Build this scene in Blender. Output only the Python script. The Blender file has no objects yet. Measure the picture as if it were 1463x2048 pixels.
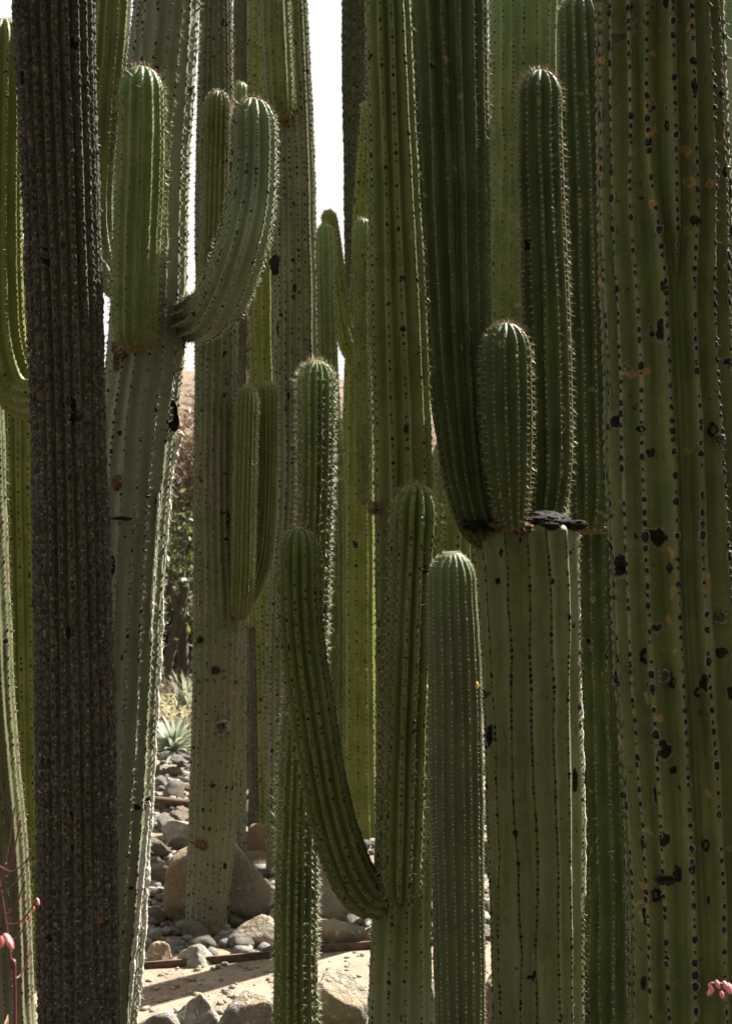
import bpy, bmesh, math, random
import numpy as np
from mathutils import Vector, Matrix
SC = bpy.context.scene
COL = SC.collection
R = math.radians
rng = np.random.default_rng(7)
random.seed(7)

# ------------------------------------------------------------------ camera
F, CX, CY, H = 2844.0, 731.5, 1024.0, 1.5      # focal length in photo pixels, centre, eye height
cam = bpy.data.cameras.new('camera'); camo = bpy.data.objects.new('camera', cam); COL.objects.link(camo)
camo.location = (0, 0, H); camo.rotation_euler = (R(90), 0, 0)
cam.sensor_fit = 'VERTICAL'; cam.sensor_height = 36.0; cam.lens = 36.0 * F / 2048.0
cam.clip_start = 0.05; cam.clip_end = 3000
cam.dof.use_dof = True; cam.dof.focus_distance = 3.05; cam.dof.aperture_fstop = 9.0
SC.camera = camo

# ------------------------------------------------------------------ light
SUN_EL, SUN_AZ = R(47), R(48)                   # azimuth measured from the view axis to the right
world = bpy.data.worlds.new('World'); SC.world = world; world.use_nodes = True
wt = world.node_tree; wt.nodes.clear()
def wn(t, **k):
    n = wt.nodes.new(t)
    for a, b in k.items(): setattr(n, a, b)
    return n
sky = wn('ShaderNodeTexSky', sky_type='NISHITA', sun_disc=False, sun_elevation=SUN_EL, sun_rotation=SUN_AZ)
sky.dust_density = 4.0; sky.air_density = 1.0
bg = wn('ShaderNodeBackground'); bg.inputs['Strength'].default_value = 0.05
wo = wn('ShaderNodeOutputWorld')
tc = wn('ShaderNodeTexCoord'); nz = wn('ShaderNodeTexNoise'); nz.inputs['Scale'].default_value = 3.2; nz.inputs['Detail'].default_value = 7
nz.inputs['Roughness'].default_value = 0.58
mp = wn('ShaderNodeMapping'); mp.inputs['Scale'].default_value = (1, 1, 2.2); mp.inputs['Location'].default_value = (0.3, 0.8, 0.1)
cr = wn('ShaderNodeValToRGB'); cr.color_ramp.elements[0].position = 0.34; cr.color_ramp.elements[1].position = 0.62
cr.color_ramp.elements[0].color = (0.55, 0.55, 0.55, 1); cr.color_ramp.elements[1].color = (0.95, 0.95, 0.95, 1)
mx = wn('ShaderNodeMix', data_type='RGBA'); mx.inputs['B'].default_value = (4.7, 4.55, 4.25, 1)
L = wt.links.new
L(tc.outputs['Generated'], mp.inputs['Vector']); L(mp.outputs['Vector'], nz.inputs['Vector']); L(nz.outputs['Fac'], cr.inputs['Fac'])
L(cr.outputs['Color'], mx.inputs['Factor']); L(sky.outputs['Color'], mx.inputs['A']); L(mx.outputs['Result'], bg.inputs['Color'])
L(bg.outputs['Background'], wo.inputs['Surface'])
sl = bpy.data.lights.new('sun', 'SUN'); sl.energy = 5.0; sl.angle = R(0.5); sl.color = (1.0, 0.955, 0.88)
so = bpy.data.objects.new('sun', sl); COL.objects.link(so); so.location = (6, 6, 12)
sdir = Vector((math.cos(SUN_EL) * math.sin(SUN_AZ), math.cos(SUN_EL) * math.cos(SUN_AZ), math.sin(SUN_EL)))
so.rotation_euler = sdir.to_track_quat('Z', 'Y').to_euler()
SC.view_settings.view_transform = 'Standard'; SC.view_settings.look = 'None'
SC.view_settings.gamma = 1.0; SC.view_settings.use_curve_mapping = False
SC.view_settings.exposure = 2.3
SC.cycles.max_bounces = 5; SC.cycles.diffuse_bounces = 3; SC.cycles.glossy_bounces = 2; SC.cycles.transmission_bounces = 3
SC.render.resolution_x = 731; SC.render.resolution_y = 1024

# ------------------------------------------------------------------ small helpers
def at(x, y, Y): return np.array([(x - CX) / F * Y, Y, H - (y - CY) / F * Y])
def ground_at(x, y):
    Y = H * F / (y - CY); return np.array([(x - CX) / F * Y, Y, 0.0])

def hsh(ix, iy, iz, seed):
    h = (ix.astype(np.int64) * 374761393 + iy.astype(np.int64) * 668265263 + iz.astype(np.int64) * 2147483647 + seed * 1274126177) & 0xffffffff
    h = ((h ^ (h >> 13)) * 1274126177) & 0xffffffff
    return ((h ^ (h >> 16)) & 0xffff) / 65535.0
def vnoise(p, seed=0):
    p = np.asarray(p, float); i = np.floor(p); f = p - i; f = f * f * (3 - 2 * f); i = i.astype(np.int64)
    r = 0
    for dx in (0, 1):
        for dy in (0, 1):
            for dz in (0, 1):
                w = (f[..., 0] if dx else 1 - f[..., 0]) * (f[..., 1] if dy else 1 - f[..., 1]) * (f[..., 2] if dz else 1 - f[..., 2])
                r = r + w * hsh(i[..., 0] + dx, i[..., 1] + dy, i[..., 2] + dz, seed)
    return r * 2 - 1
def fbm(p, seed=0, o=4):
    p = np.asarray(p, float); a, r, s = 1.0, 0, 0
    for k in range(o): r = r + a * vnoise(p * 2 ** k, seed + k * 17); s += a; a *= 0.5
    return r / s

def mesh_np(name, v, faces, smooth=True):
    """faces: array (n,k) or list of such arrays"""
    if not isinstance(faces, list): faces = [faces]
    faces = [np.asarray(f, np.int32) for f in faces if len(f)]
    me = bpy.data.meshes.new(name); v = np.asarray(v, np.float32)
    me.vertices.add(len(v)); me.vertices.foreach_set('co', v.ravel())
    idx = np.concatenate([f.ravel() for f in faces]); tot = np.concatenate([np.full(len(f), f.shape[1], np.int32) for f in faces])
    st = np.concatenate([[0], np.cumsum(tot)[:-1]]).astype(np.int32)
    me.loops.add(len(idx)); me.loops.foreach_set('vertex_index', idx)
    me.polygons.add(len(tot)); me.polygons.foreach_set('loop_start', st); me.polygons.foreach_set('loop_total', tot)
    me.polygons.foreach_set('use_smooth', np.full(len(tot), smooth))
    me.update(calc_edges=True); me.validate()
    return me
def attr(me, name, val):
    a = me.attributes.new(name, 'FLOAT', 'POINT'); a.data.foreach_set('value', np.asarray(val, np.float32).ravel())
def link(name, me, mat, parent=None, kind=None):
    o = bpy.data.objects.new(name, me); COL.objects.link(o)
    if mat is not None and not me.materials: me.materials.append(mat)
    if parent is not None: o.parent = parent
    if kind: o['kind'] = kind
    return o
def tag(o, label, cat, group=None):
    o['label'] = label; o['category'] = cat
    if group: o['group'] = group
    return o
def thing(name, label, cat, loc, group=None):
    o = bpy.data.objects.new(name, None); COL.objects.link(o); o.location = loc; o.empty_display_size = 0.1
    return tag(o, label, cat, group)

# ------------------------------------------------------------------ materials
class NT:
    def __init__(s, name):
        s.m = bpy.data.materials.new(name); s.m.use_nodes = True; s.t = s.m.node_tree
        s.b = s.t.nodes['Principled BSDF']; s.out = s.t.nodes['Material Output']
    def n(s, t, **k):
        x = s.t.nodes.new(t)
        for a, b in k.items(): setattr(x, a, b)
        return x
    def l(s, a, b): s.t.links.new(a, b)
    def put(s, sock, v):
        if isinstance(v, bpy.types.NodeSocket): s.l(v, sock)
        elif isinstance(v, (tuple, list)) and len(v) == 3 and sock.type == 'RGBA': sock.default_value = (*v, 1)
        else: sock.default_value = v
    def math(s, op, a, b=0.0, c=0.0, clamp=False):
        x = s.n('ShaderNodeMath', operation=op, use_clamp=clamp)
        for i, v in enumerate((a, b, c)): s.put(x.inputs[i], v)
        return x.outputs[0]
    def mix(s, f, a, b, blend='MIX'):
        x = s.n('ShaderNodeMix', data_type='RGBA', blend_type=blend); s.put(x.inputs['Factor'], f); s.put(x.inputs['A'], a); s.put(x.inputs['B'], b)
        return x.outputs['Result']
    def ss(s, v, lo, hi, a=0.0, b=1.0):
        x = s.n('ShaderNodeMapRange', interpolation_type='SMOOTHSTEP'); s.put(x.inputs[0], v)
        for i, q in enumerate((lo, hi, a, b)): s.put(x.inputs[i + 1], q)
        return x.outputs[0]
    def coord(s, scale=(1, 1, 1), off=True):
        tc = s.n('ShaderNodeTexCoord'); mp = s.n('ShaderNodeMapping'); s.put(mp.inputs['Scale'], scale)
        v = tc.outputs['Object']
        if off:
            oi = s.n('ShaderNodeObjectInfo'); va = s.n('ShaderNodeVectorMath', operation='ADD')
            mu = s.math('MULTIPLY', oi.outputs['Random'], 31.0); s.l(v, va.inputs[0]); s.l(mu, va.inputs[1]); v = va.outputs[0]
        s.l(v, mp.inputs['Vector']); return mp.outputs['Vector']
    def noise(s, vec, scale, detail=3, rough=0.55, col=False):
        x = s.n('ShaderNodeTexNoise'); s.l(vec, x.inputs['Vector']); x.inputs['Scale'].default_value = scale
        x.inputs['Detail'].default_value = detail; x.inputs['Roughness'].default_value = rough
        return x.outputs['Color' if col else 'Fac']
    def voro(s, vec, scale, rand=1.0):
        x = s.n('ShaderNodeTexVoronoi'); s.l(vec, x.inputs['Vector']); x.inputs['Scale'].default_value = scale; x.inputs['Randomness'].default_value = rand
        sp = s.n('ShaderNodeSeparateColor'); s.l(x.outputs['Color'], sp.inputs[0])
        return x.outputs['Distance'], sp.outputs[0], sp.outputs[1]
    def attr(s, name):
        x = s.n('ShaderNodeAttribute', attribute_name=name); return x.outputs['Fac']
    def bump(s, h, strength, dist, prev=None):
        x = s.n('ShaderNodeBump'); s.l(h, x.inputs['Height']); x.inputs['Strength'].default_value = strength; x.inputs['Distance'].default_value = dist
        if prev is not None: s.l(prev, x.inputs['Normal'])
        return x.outputs['Normal']
    def warp(s, vec, nscale, amt):
        c = s.noise(vec, nscale, 2, col=True)
        a = s.n('ShaderNodeVectorMath', operation='SUBTRACT'); s.l(c, a.inputs[0]); a.inputs[1].default_value = (.5, .5, .5)
        b = s.n('ShaderNodeVectorMath', operation='SCALE'); s.l(a.outputs[0], b.inputs[0]); b.inputs['Scale'].default_value = amt
        d = s.n('ShaderNodeVectorMath', operation='ADD'); s.l(vec, d.inputs[0]); s.l(b.outputs[0], d.inputs[1]); return d.outputs[0]

def skin(name, dark, light, crest_col=None, crest_amt=0.0, crest_w=0.74, scar=0.0, scar_scale=22, lichen=0.0, speck=0.3, brown=0.0, cork=0.0, scar2=0.0, old=0.4, tipc=None, rough=0.52, base_brown=0.0):
    s = NT(name); v = s.coord(); vs = s.coord((1, 1, 0.10)); crest = s.attr('crest'); age = s.attr('age'); hgt = s.attr('hgt')
    n1 = s.noise(v, 7, 5, 0.6); n2 = s.noise(vs, 60, 3); n3 = s.noise(v, 45, 4, 0.65)
    f = s.ss(s.math('ADD', s.math('MULTIPLY', n1, 0.65), s.math('MULTIPLY', n2, 0.35)), 0.36, 0.64)
    c = s.mix(f, dark, light)
    # waxy pale bloom in soft blotches
    c = s.mix(s.math('MULTIPLY', s.ss(n3, 0.52, 0.75), 0.30), c, tuple(min(1, x * 1.4 + .006) for x in light))
    if tipc is not None: c = s.mix(s.ss(age, 0.0, 0.16, 0.75, 0.0), c, tipc)
    # weathering towards the foot: brown bark that creeps up in patches
    if brown > 0:
        k = s.math('ADD', s.math('MULTIPLY', n1, 0.9), s.math('MULTIPLY', n3, 0.5))
        c = s.mix(s.math('MULTIPLY', s.ss(k, 0.62, 0.85), brown), c, (0.105, 0.085, 0.055))
        st = s.noise(s.coord((1, 1, 0.22)), 70, 4, 0.7)
        c = s.mix(s.math('MULTIPLY', s.ss(st, 0.58, 0.70), brown), c, (0.035, 0.03, 0.02))
    if base_brown > 0:
        k = s.math('ADD', s.math('MULTIPLY', hgt, 1.2), s.math('MULTIPLY', n1, 1.2))
        c = s.mix(s.math('MULTIPLY', s.ss(k, 0.55, 1.35, 1, 0), base_brown), c, (0.180, 0.172, 0.115))
    if crest_amt > 0:
        k = s.math('MULTIPLY', s.ss(crest, crest_w, crest_w + .2), s.ss(s.noise(vs, 40, 3), 0.36, 0.60, 0.25, 1.0))
        c = s.mix(s.math('MULTIPLY', k, crest_amt), c, crest_col)
    root = s.attr('root'); c = s.mix(s.math('MULTIPLY', s.ss(s.math('ADD', root, s.math('MULTIPLY', s.math('SUBTRACT', n3, .5), 1.6)), 0.45, 0.95), 0.8), c, (0.10, 0.058, 0.024))
    h = n3
    if cork > 0:
        cn = s.noise(v, 110, 5, 0.72); w = s.ss(s.math('ADD', s.math('MULTIPLY_ADD', hgt, -.12, crest), s.math('MULTIPLY', n1, 0.8)), 0.22, 0.62)
        d, r1, r2 = s.voro(v, 160)
        cc = s.mix(s.ss(cn, 0.36, 0.62), (0.022, 0.021, 0.016), (0.088, 0.080, 0.058))
        cc = s.mix(s.math('MULTIPLY', s.ss(r1, 0.80, 0.86), s.ss(d, 0.2, 0.6, 1, 0)), cc, (0.20, 0.16, 0.12))
        cc = s.mix(s.math('MULTIPLY', s.ss(s.noise(v, 26, 3), 0.62, 0.72), 0.6), cc, (0.17, 0.085, 0.03))
        c = s.mix(s.math('MULTIPLY', w, cork), c, cc); h = s.math('ADD', h, s.math('MULTIPLY', cn, 1.6))
    wv = s.warp(s.warp(v, 30, 0.05), 120, 0.012)
    if speck > 0:
        d, r1, r2 = s.voro(v, 190); m = s.math('MULTIPLY', s.ss(r1, 0.80, 0.84), s.ss(d, 0.16, 0.34, 1, 0))
        c = s.mix(s.math('MULTIPLY', m, speck), c, s.mix(r2, (0.02, 0.02, 0.012), (0.28, 0.26, 0.18)))
    if lichen > 0:
        d, r1, r2 = s.voro(wv, 30)
        m = s.math('MULTIPLY', s.ss(r1, 1 - lichen * .30, 1 - lichen * .30 + .02), s.ss(d, 0.24, 0.33, 1, 0))
        ring = s.ss(d, 0.07, 0.20, 0.25, 1.0)
        c = s.mix(s.math('MULTIPLY', m, s.math('MULTIPLY', ring, 0.85)), c, s.mix(r2, (0.26, 0.13, 0.03), (0.22, 0.17, 0.10)))
    if scar > 0:
        d, r1, r2 = s.voro(wv, scar_scale)
        rad = s.math('MULTIPLY_ADD', r2, 0.22, 0.12)
        core = s.ss(s.math('SUBTRACT', d, rad), -0.05, 0.03, 1, 0); halo = s.ss(s.math('SUBTRACT', d, rad), 0.02, 0.09, 1, 0)
        on = s.ss(r1, 1 - scar * .45, 1 - scar * .45 + .01)
        c = s.mix(s.math('MULTIPLY', s.math('MULTIPLY', halo, on), 0.55), c, (0.16, 0.145, 0.11))
        c = s.mix(s.math('MULTIPLY', core, on), c, s.mix(s.noise(v, 160, 3), (0.004, 0.004, 0.003), (0.028, 0.022, 0.017)))
    if scar > 0 and cork == 0: s.l(s.math('MULTIPLY_ADD', s.math('MULTIPLY', core, on), -.15, .16), s.b.inputs['Specular IOR Level'])
    if scar2 > 0:
        d2, q1, q2 = s.voro(wv, 52)
        m2 = s.math('MULTIPLY', s.ss(q1, 1 - scar2, 1 - scar2 + .02), s.ss(d2, 0.16, 0.30, 1, 0))
        c = s.mix(m2, c, s.mix(q2, (0.006, 0.006, 0.004), (0.10, 0.085, 0.055)))
    s.l(c, s.b.inputs['Base Color'])
    s.b.inputs['Roughness'].default_value = rough if cork == 0 else 0.85
    s.b.inputs['Specular IOR Level'].default_value = 0.16 if cork == 0 else 0.08
    nn = s.bump(h, 0.55, 0.004 if cork == 0 else 0.006); s.l(nn, s.b.inputs['Normal'])
    return s.m

GREEN_TIP = (0.11, 0.17, 0.06)
SK = {
 'grey':  skin('skin_grey_green', crest_col=(0.270, 0.247, 0.187), crest_amt=0.45, dark=(0.104, 0.114, 0.062), light=(0.158, 0.166, 0.099), scar=0.25, scar_scale=26, lichen=0.10, scar2=0.1, speck=0.6, brown=0.25, base_brown=.5),
 'greyM': skin('skin_pale_olive', (0.083, 0.093, 0.037), (0.130, 0.135, 0.062), scar=0.40, scar_scale=20, lichen=0.08, scar2=0.12, speck=0.8, brown=0.45),
 'bark':  skin('skin_mottled_bark', (0.067, 0.079, 0.030), (0.108, 0.117, 0.050), scar=0.30, scar_scale=24, lichen=0.10, scar2=0.16, speck=1.0, brown=0.85, base_brown=.6),
 'olive': skin('skin_olive', (0.069, 0.087, 0.019), (0.110, 0.128, 0.035), crest_col=(0.133, 0.117, 0.053), crest_amt=0.35, scar=0.06, scar2=0.05, speck=0.4, lichen=0.06, tipc=(0.094, 0.125, 0.034), base_brown=1.0, brown=.25),
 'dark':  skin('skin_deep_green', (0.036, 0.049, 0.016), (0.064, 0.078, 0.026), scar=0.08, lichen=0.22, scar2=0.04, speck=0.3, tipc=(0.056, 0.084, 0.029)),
 'arm':   skin('skin_fresh_green', (0.059, 0.075, 0.018), (0.101, 0.114, 0.032), scar=0.06, lichen=0.12, speck=0.3, tipc=GREEN_TIP),
 'fresh': skin('skin_lime_green', (0.078, 0.106, 0.026), (0.126, 0.153, 0.048), scar=0.06, lichen=0.12, speck=0.3, tipc=GREEN_TIP),
 'silver':skin('skin_silver_green', (0.122, 0.153, 0.079), (0.185, 0.216, 0.121), scar=0.05, speck=0.3, tipc=(0.120, 0.152, 0.059)),
 'yellow':skin('skin_yellow_green', (0.083, 0.100, 0.016), (0.133, 0.145, 0.029), crest_col=(0.162, 0.134, 0.039), crest_amt=0.4, scar=0.10, lichen=0.15, speck=0.3, brown=0.15),
 'blue':  skin('skin_blue_green', (0.043, 0.052, 0.018), (0.068, 0.078, 0.030), crest_col=(0.114, 0.102, 0.044), crest_amt=0.35, scar=0.02, speck=0.25, tipc=(0.075, 0.102, 0.038), rough=0.6),
 'stump': skin('skin_stump_olive', crest_col=(0.029, 0.023, 0.016), crest_amt=0.75, crest_w=.80, dark=(0.087, 0.099, 0.036), light=(0.143, 0.155, 0.069), scar=0.12, scar_scale=26, lichen=0.10, scar2=0.08, speck=0.9, brown=0.4),
 'scar':  skin('skin_scarred_olive', (0.058, 0.072, 0.020), (0.093, 0.108, 0.033), crest_col=(0.167, 0.142, 0.078), crest_amt=0.75, scar=0.55, scar_scale=17, lichen=0.55, scar2=0.16, speck=0.4),
 'cork':  skin('skin_cork', (0.042, 0.053, 0.016), (0.064, 0.075, 0.024), cork=1.0, speck=0.3, scar=0.25, scar_scale=20),
 'corkg': skin('skin_grey_cork', (0.048, 0.047, 0.022), (0.076, 0.071, 0.034), cork=0.8, speck=0.4),
}
def areole_mat(name, halo, core):
    s = NT(name); k = s.attr('core'); r = s.attr('rnd')
    c = s.mix(s.ss(s.math('ADD', k, s.math('MULTIPLY', s.math('SUBTRACT', r, .5), .5)), 0.15, 0.6), halo, core)
    s.l(c, s.b.inputs['Base Color']); s.b.inputs['Roughness'].default_value = 0.9; s.b.inputs['Specular IOR Level'].default_value = 0.1
    return s.m
AR = {
 'black': areole_mat('areole_black', (0.045, 0.04, 0.03), (0.010, 0.009, 0.008)),
 'halo':  areole_mat('areole_black_with_grey_rim', (0.17, 0.145, 0.115), (0.014, 0.012, 0.012)),
 'brown': areole_mat('areole_brown', (0.09, 0.075, 0.05), (0.022, 0.018, 0.012)),
 'pale':  areole_mat('areole_pale_felt', (0.22, 0.20, 0.15), (0.26, 0.24, 0.18)),
 'cork':  areole_mat('areole_cork', (0.085, 0.075, 0.056), (0.022, 0.018, 0.014)),
}
def spine_mat(name, a, b):
    s = NT(name); k = s.attr('core'); r = s.attr('rnd')
    s.l(s.mix(s.math('MULTIPLY_ADD', r, .5, s.math('MULTIPLY', k, .5)), a, b), s.b.inputs['Base Color'])
    s.b.inputs['Roughness'].default_value = 0.45
    tr = s.n('ShaderNodeBsdfTranslucent'); tr.inputs['Color'].default_value = (*b, 1); ms = s.n('ShaderNodeMixShader'); ms.inputs[0].default_value = 0.35
    s.l(s.b.outputs[0], ms.inputs[1]); s.l(tr.outputs[0], ms.inputs[2]); s.l(ms.outputs[0], s.out.inputs['Surface'])
    return s.m
SP = {'straw': spine_mat('spine_straw', (0.26, 0.21, 0.13), (0.56, 0.49, 0.34)), 'white': spine_mat('spine_white', (0.40, 0.38, 0.32), (0.74, 0.71, 0.63)),
      'gold': spine_mat('spine_gold', (0.27, 0.21, 0.08), (0.56, 0.47, 0.24)), 'red': spine_mat('spine_red', (0.16, 0.06, 0.04), (0.50, 0.36, 0.26)),
      'grey': spine_mat('spine_grey', (0.12, 0.11, 0.10), (0.30, 0.28, 0.25))}

# ------------------------------------------------------------------ the ribbed stem
def catmull(P, n=24):
    P = np.asarray(P, float); Q = np.vstack([2 * P[0] - P[1], P, 2 * P[-1] - P[-2]]); out = []
    for i in range(1, len(Q) - 2):
        a, b, c, d = Q[i - 1], Q[i], Q[i + 1], Q[i + 2]; t = np.linspace(0, 1, n, endpoint=False)[:, None]
        out.append(0.5 * ((2 * b) + (c - a) * t + (2 * a - 5 * b + 4 * c - d) * t ** 2 + (3 * b - a - 3 * c + d) * t ** 3))
    return np.vstack(out + [P[-1:]])
SEED = [100]
def stem(parent, pts, Y, name='stem', ribs=16, depth=0.12, sharp=0.3, mat='arm', ar=(0.02, 0.0032, 'black'), sp=(0.012, 3, 'straw', 1.0),
         foot='ground', tip=True, ds=0.02, per=6, wander=0.10, cren=0.0, cork=0.0, phase=None, fade=(), tipspine='red', swell=0.02, tipL=1.35, footL=1.1):
    """pts: (x, y, half width[, distance]) in photo pixels from foot to tip"""
    SEED[0] += 1; seed = SEED[0]; g = np.random.default_rng(seed)
    C = []
    for p in pts:
        D = p[3] if len(p) > 3 else Y
        C.append((*at(p[0], p[1], D), p[2] / F * D))
    C = np.array(C)
    if foot == 'ground' and C[0, 2] > -0.03:                    # carry the stem down into the soil
        t = (C[0] - C[1]) / max(1e-6, C[1, 2] - C[0, 2]); ext = C[0] + np.clip(t, -.12, .12) * (C[0, 2] + 0.04); ext[2] = -0.04; ext[3] = C[0, 3]
        C = np.vstack([ext, C])
    S = catmull(C); seg = np.linalg.norm(np.diff(S[:, :3], axis=0), axis=1); s = np.concatenate([[0], np.cumsum(seg)]); Ltot = s[-1]
    # rows: fine in the picture, coarse above and below it, dense in the domes
    zt, zb = H + 1100 / F * Y, H - 1120 / F * Y
    rows, q = [0.0], 0.0
    while q < Ltot:
        z = np.interp(q, s, S[:, 2]); q += ds if zb < z < zt else ds * 4
        rows.append(min(q, Ltot))
    Rt = S[-1, 3]; Rf = S[0, 3]
    if tip: rows += list(Ltot - Rt * tipL * (1 - np.cos(np.linspace(0.05, math.pi / 2, 12))))
    if foot == 'dome': rows += list(Rf * footL * (1 - np.cos(np.linspace(0.05, math.pi / 2, 10))))
    rows = np.array(sorted(set(np.round(rows, 5)))); rows = rows[np.concatenate([[True], np.diff(rows) > 0.0012])]
    P = np.stack([np.interp(rows, s, S[:, k]) for k in range(3)], 1); rad = np.interp(rows, s, S[:, 3])
    rad = rad * (1 + swell * fbm(np.stack([rows * 5, rows * 0 + seed, rows * 0], 1), seed, 3) * 2)
    fac = np.ones(len(rows))
    if tip:
        u = np.clip((Ltot - rows) / (Rt * tipL), 0, 1); fac *= np.sqrt(np.clip(1 - (1 - u) ** 2.2, 0.0004, 1))
    if foot == 'dome':
        u = np.clip(rows / (Rf * footL), 0, 1); fac *= np.sqrt(np.clip(1 - (1 - u) ** 2, 0.0009, 1))
    if foot == 'neck':
        u = np.clip(rows / (Rf * 1.5), 0, 1); fac *= 0.62 + 0.38 * u * u * (3 - 2 * u)
    T = np.gradient(P, axis=0); T /= np.linalg.norm(T, axis=1)[:, None]
    N = np.zeros_like(T); n0 = np.array([0, -1.0, 0]); n0 -= T[0] * n0.dot(T[0])
    if np.linalg.norm(n0) < 0.2: n0 = np.array([0, 0, 1.0]) - T[0] * T[0][2]
    for i in range(len(T)):
        n0 = n0 - T[i] * n0.dot(T[i]); n0 /= np.linalg.norm(n0); N[i] = n0
    B = np.cross(T, N)
    nr = len(rows); d0, d1 = depth if isinstance(depth, tuple) else (depth, depth)
    dep = (d0 + (d1 - d0) * rows / Ltot) * np.clip(fac * 1.3, 0.2, 1) ** 0.5
    ph = g.uniform(0, 2 * math.pi) if phase is None else phase
    crestA = np.zeros((nr, ribs)); amp = np.ones((nr, ribs))
    for k in range(ribs):
        w = fbm(np.stack([rows * 2.2, np.full(nr, k * 7.3), np.full(nr, seed * 1.7)], 1), seed, 3)
        crestA[:, k] = ph + 2 * math.pi * (k + g.uniform(-.08, .08) + wander * 2.2 * w * np.clip(rows / .2, 0, 1)) / ribs
    for (k, y0, y1) in fade:                                    # a rib that dies out downwards between two picture heights
        z = P[:, 2]; yy = CY - (z - H) * F / P[:, 1]; u = np.clip((yy - y0) / (y1 - y0), 0, 1); amp[:, k] = 1 - u; w_ = np.clip((yy - y0 + 120) / (y1 - y0 + 160), 0, 1); w_ = w_ * w_ * (3 - 2 * w_)
        for dk, am_ in ((1, .42), (2, .26), (3, .12)): crestA[:, (k + dk) % ribs] -= am_ * w_ * 2 * math.pi / ribs; crestA[:, (k - dk) % ribs] += am_ * w_ * 2 * math.pi / ribs
    ths, ts, am = [], [], []
    for k in range(ribs):
        a = crestA[:, k]; b = crestA[:, (k + 1) % ribs] + (2 * math.pi if k == ribs - 1 else 0)
        for j in range(per):
            u = j / per; u2 = u
            ths.append(a + (b - a) * u2); t = min(u, 1 - u) * 2; ak = amp[:, k] if u <= .5 else amp[:, (k + 1) % ribs]
            ts.append(1 - (1 - t) * ak); am.append(ak)
    th = np.stack(ths, 1); t = np.stack(ts, 1); nc = th.shape[1]
    dvar = 1 + .35 * fbm(np.stack([np.broadcast_to(rows[:, None] * 3, th.shape), np.broadcast_to((np.floor(np.arange(nc) / per) * 5.3)[None], th.shape), th * 0 + seed], -1), seed + 9, 2)
    prof = dvar * (1 - sharp) * t ** 2 + dvar * sharp * (1 - (1 - t) ** 2)
    crest = 1 - t
    rr = rad[:, None] * fac[:, None] * (1 - dep[:, None] * prof)
    cw = fbm(np.stack([np.cos(th) * 1.6, np.sin(th) * 1.6, th * 0 + seed], -1), seed + 4, 3)
    for b_ in g.uniform(0, Ltot, max(1, int(Ltot * 3))):
        rr *= 1 - g.uniform(.006, .03) * np.clip(.4 + 1.5 * np.roll(cw, int(g.integers(0, nc)), 1), 0, 1) * np.exp(-((rows[:, None] - b_ + .05 * cw) / g.uniform(.006, .02)) ** 2)
    if cren > 0 and ar:
        rr += cren * crest ** 2 * np.cos(2 * math.pi * rows[:, None] / ar[0] + np.floor(np.arange(nc) / per)[None] * 2.1) * np.clip(fac[:, None], 0, 1)
    dirs = N[:, None] * np.cos(th)[..., None] + B[:, None] * np.sin(th)[..., None]
    V = P[:, None] + dirs * rr[..., None]
    if cork > 0:
        V += dirs * (cork * (0.35 + 0.65 * crest) * (fbm(V * 38, seed, 4) + 0.5 * vnoise(V * 190, seed + 5)))[..., None]
    else:
        V += dirs * (0.0016 * fbm(V * 26, seed, 3))[..., None]
    loc = np.array(parent.location)
    ntop = np.array([P[-1] + T[-1] * 0.001 if tip else P[-1]]); nbot = np.array([P[0]])
    verts = np.vstack([V.reshape(-1, 3), ntop, nbot]) - loc
    i = np.arange(nr - 1)[:, None] * nc; j = np.arange(nc)[None]; jn = (np.arange(nc) + 1)[None] % nc
    quads = np.stack([i + j, i + jn, i + nc + jn, i + nc + j], -1).reshape(-1, 4)
    jj = np.arange(nc); top = np.stack([(nr - 1) * nc + jj, (nr - 1) * nc + (jj + 1) % nc, np.full(nc, nr * nc)], 1)
    bot = np.stack([jj, np.full(nc, nr * nc + 1), (jj + 1) % nc], 1)
    me = mesh_np(name, verts, [quads, top, bot])
    age = np.broadcast_to(((Ltot - rows) / max(Ltot, 1.0))[:, None], (nr, nc)); hg = np.maximum(V[..., 2], 0)
    attr(me, 'crest', np.concatenate([crest.ravel(), [1, 1]])); attr(me, 'age', np.concatenate([age.ravel(), [0, 1]])); attr(me, 'hgt', np.concatenate([hg.ravel(), [9, 0]]))
    rt = np.broadcast_to((np.clip(1 - rows / 0.055, 0, 1) if foot != 'ground' else rows * 0)[:, None], (nr, nc)); attr(me, 'root', np.concatenate([rt.ravel(), [0, 1]]))
    o = link(name, me, SK[mat], parent)
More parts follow.
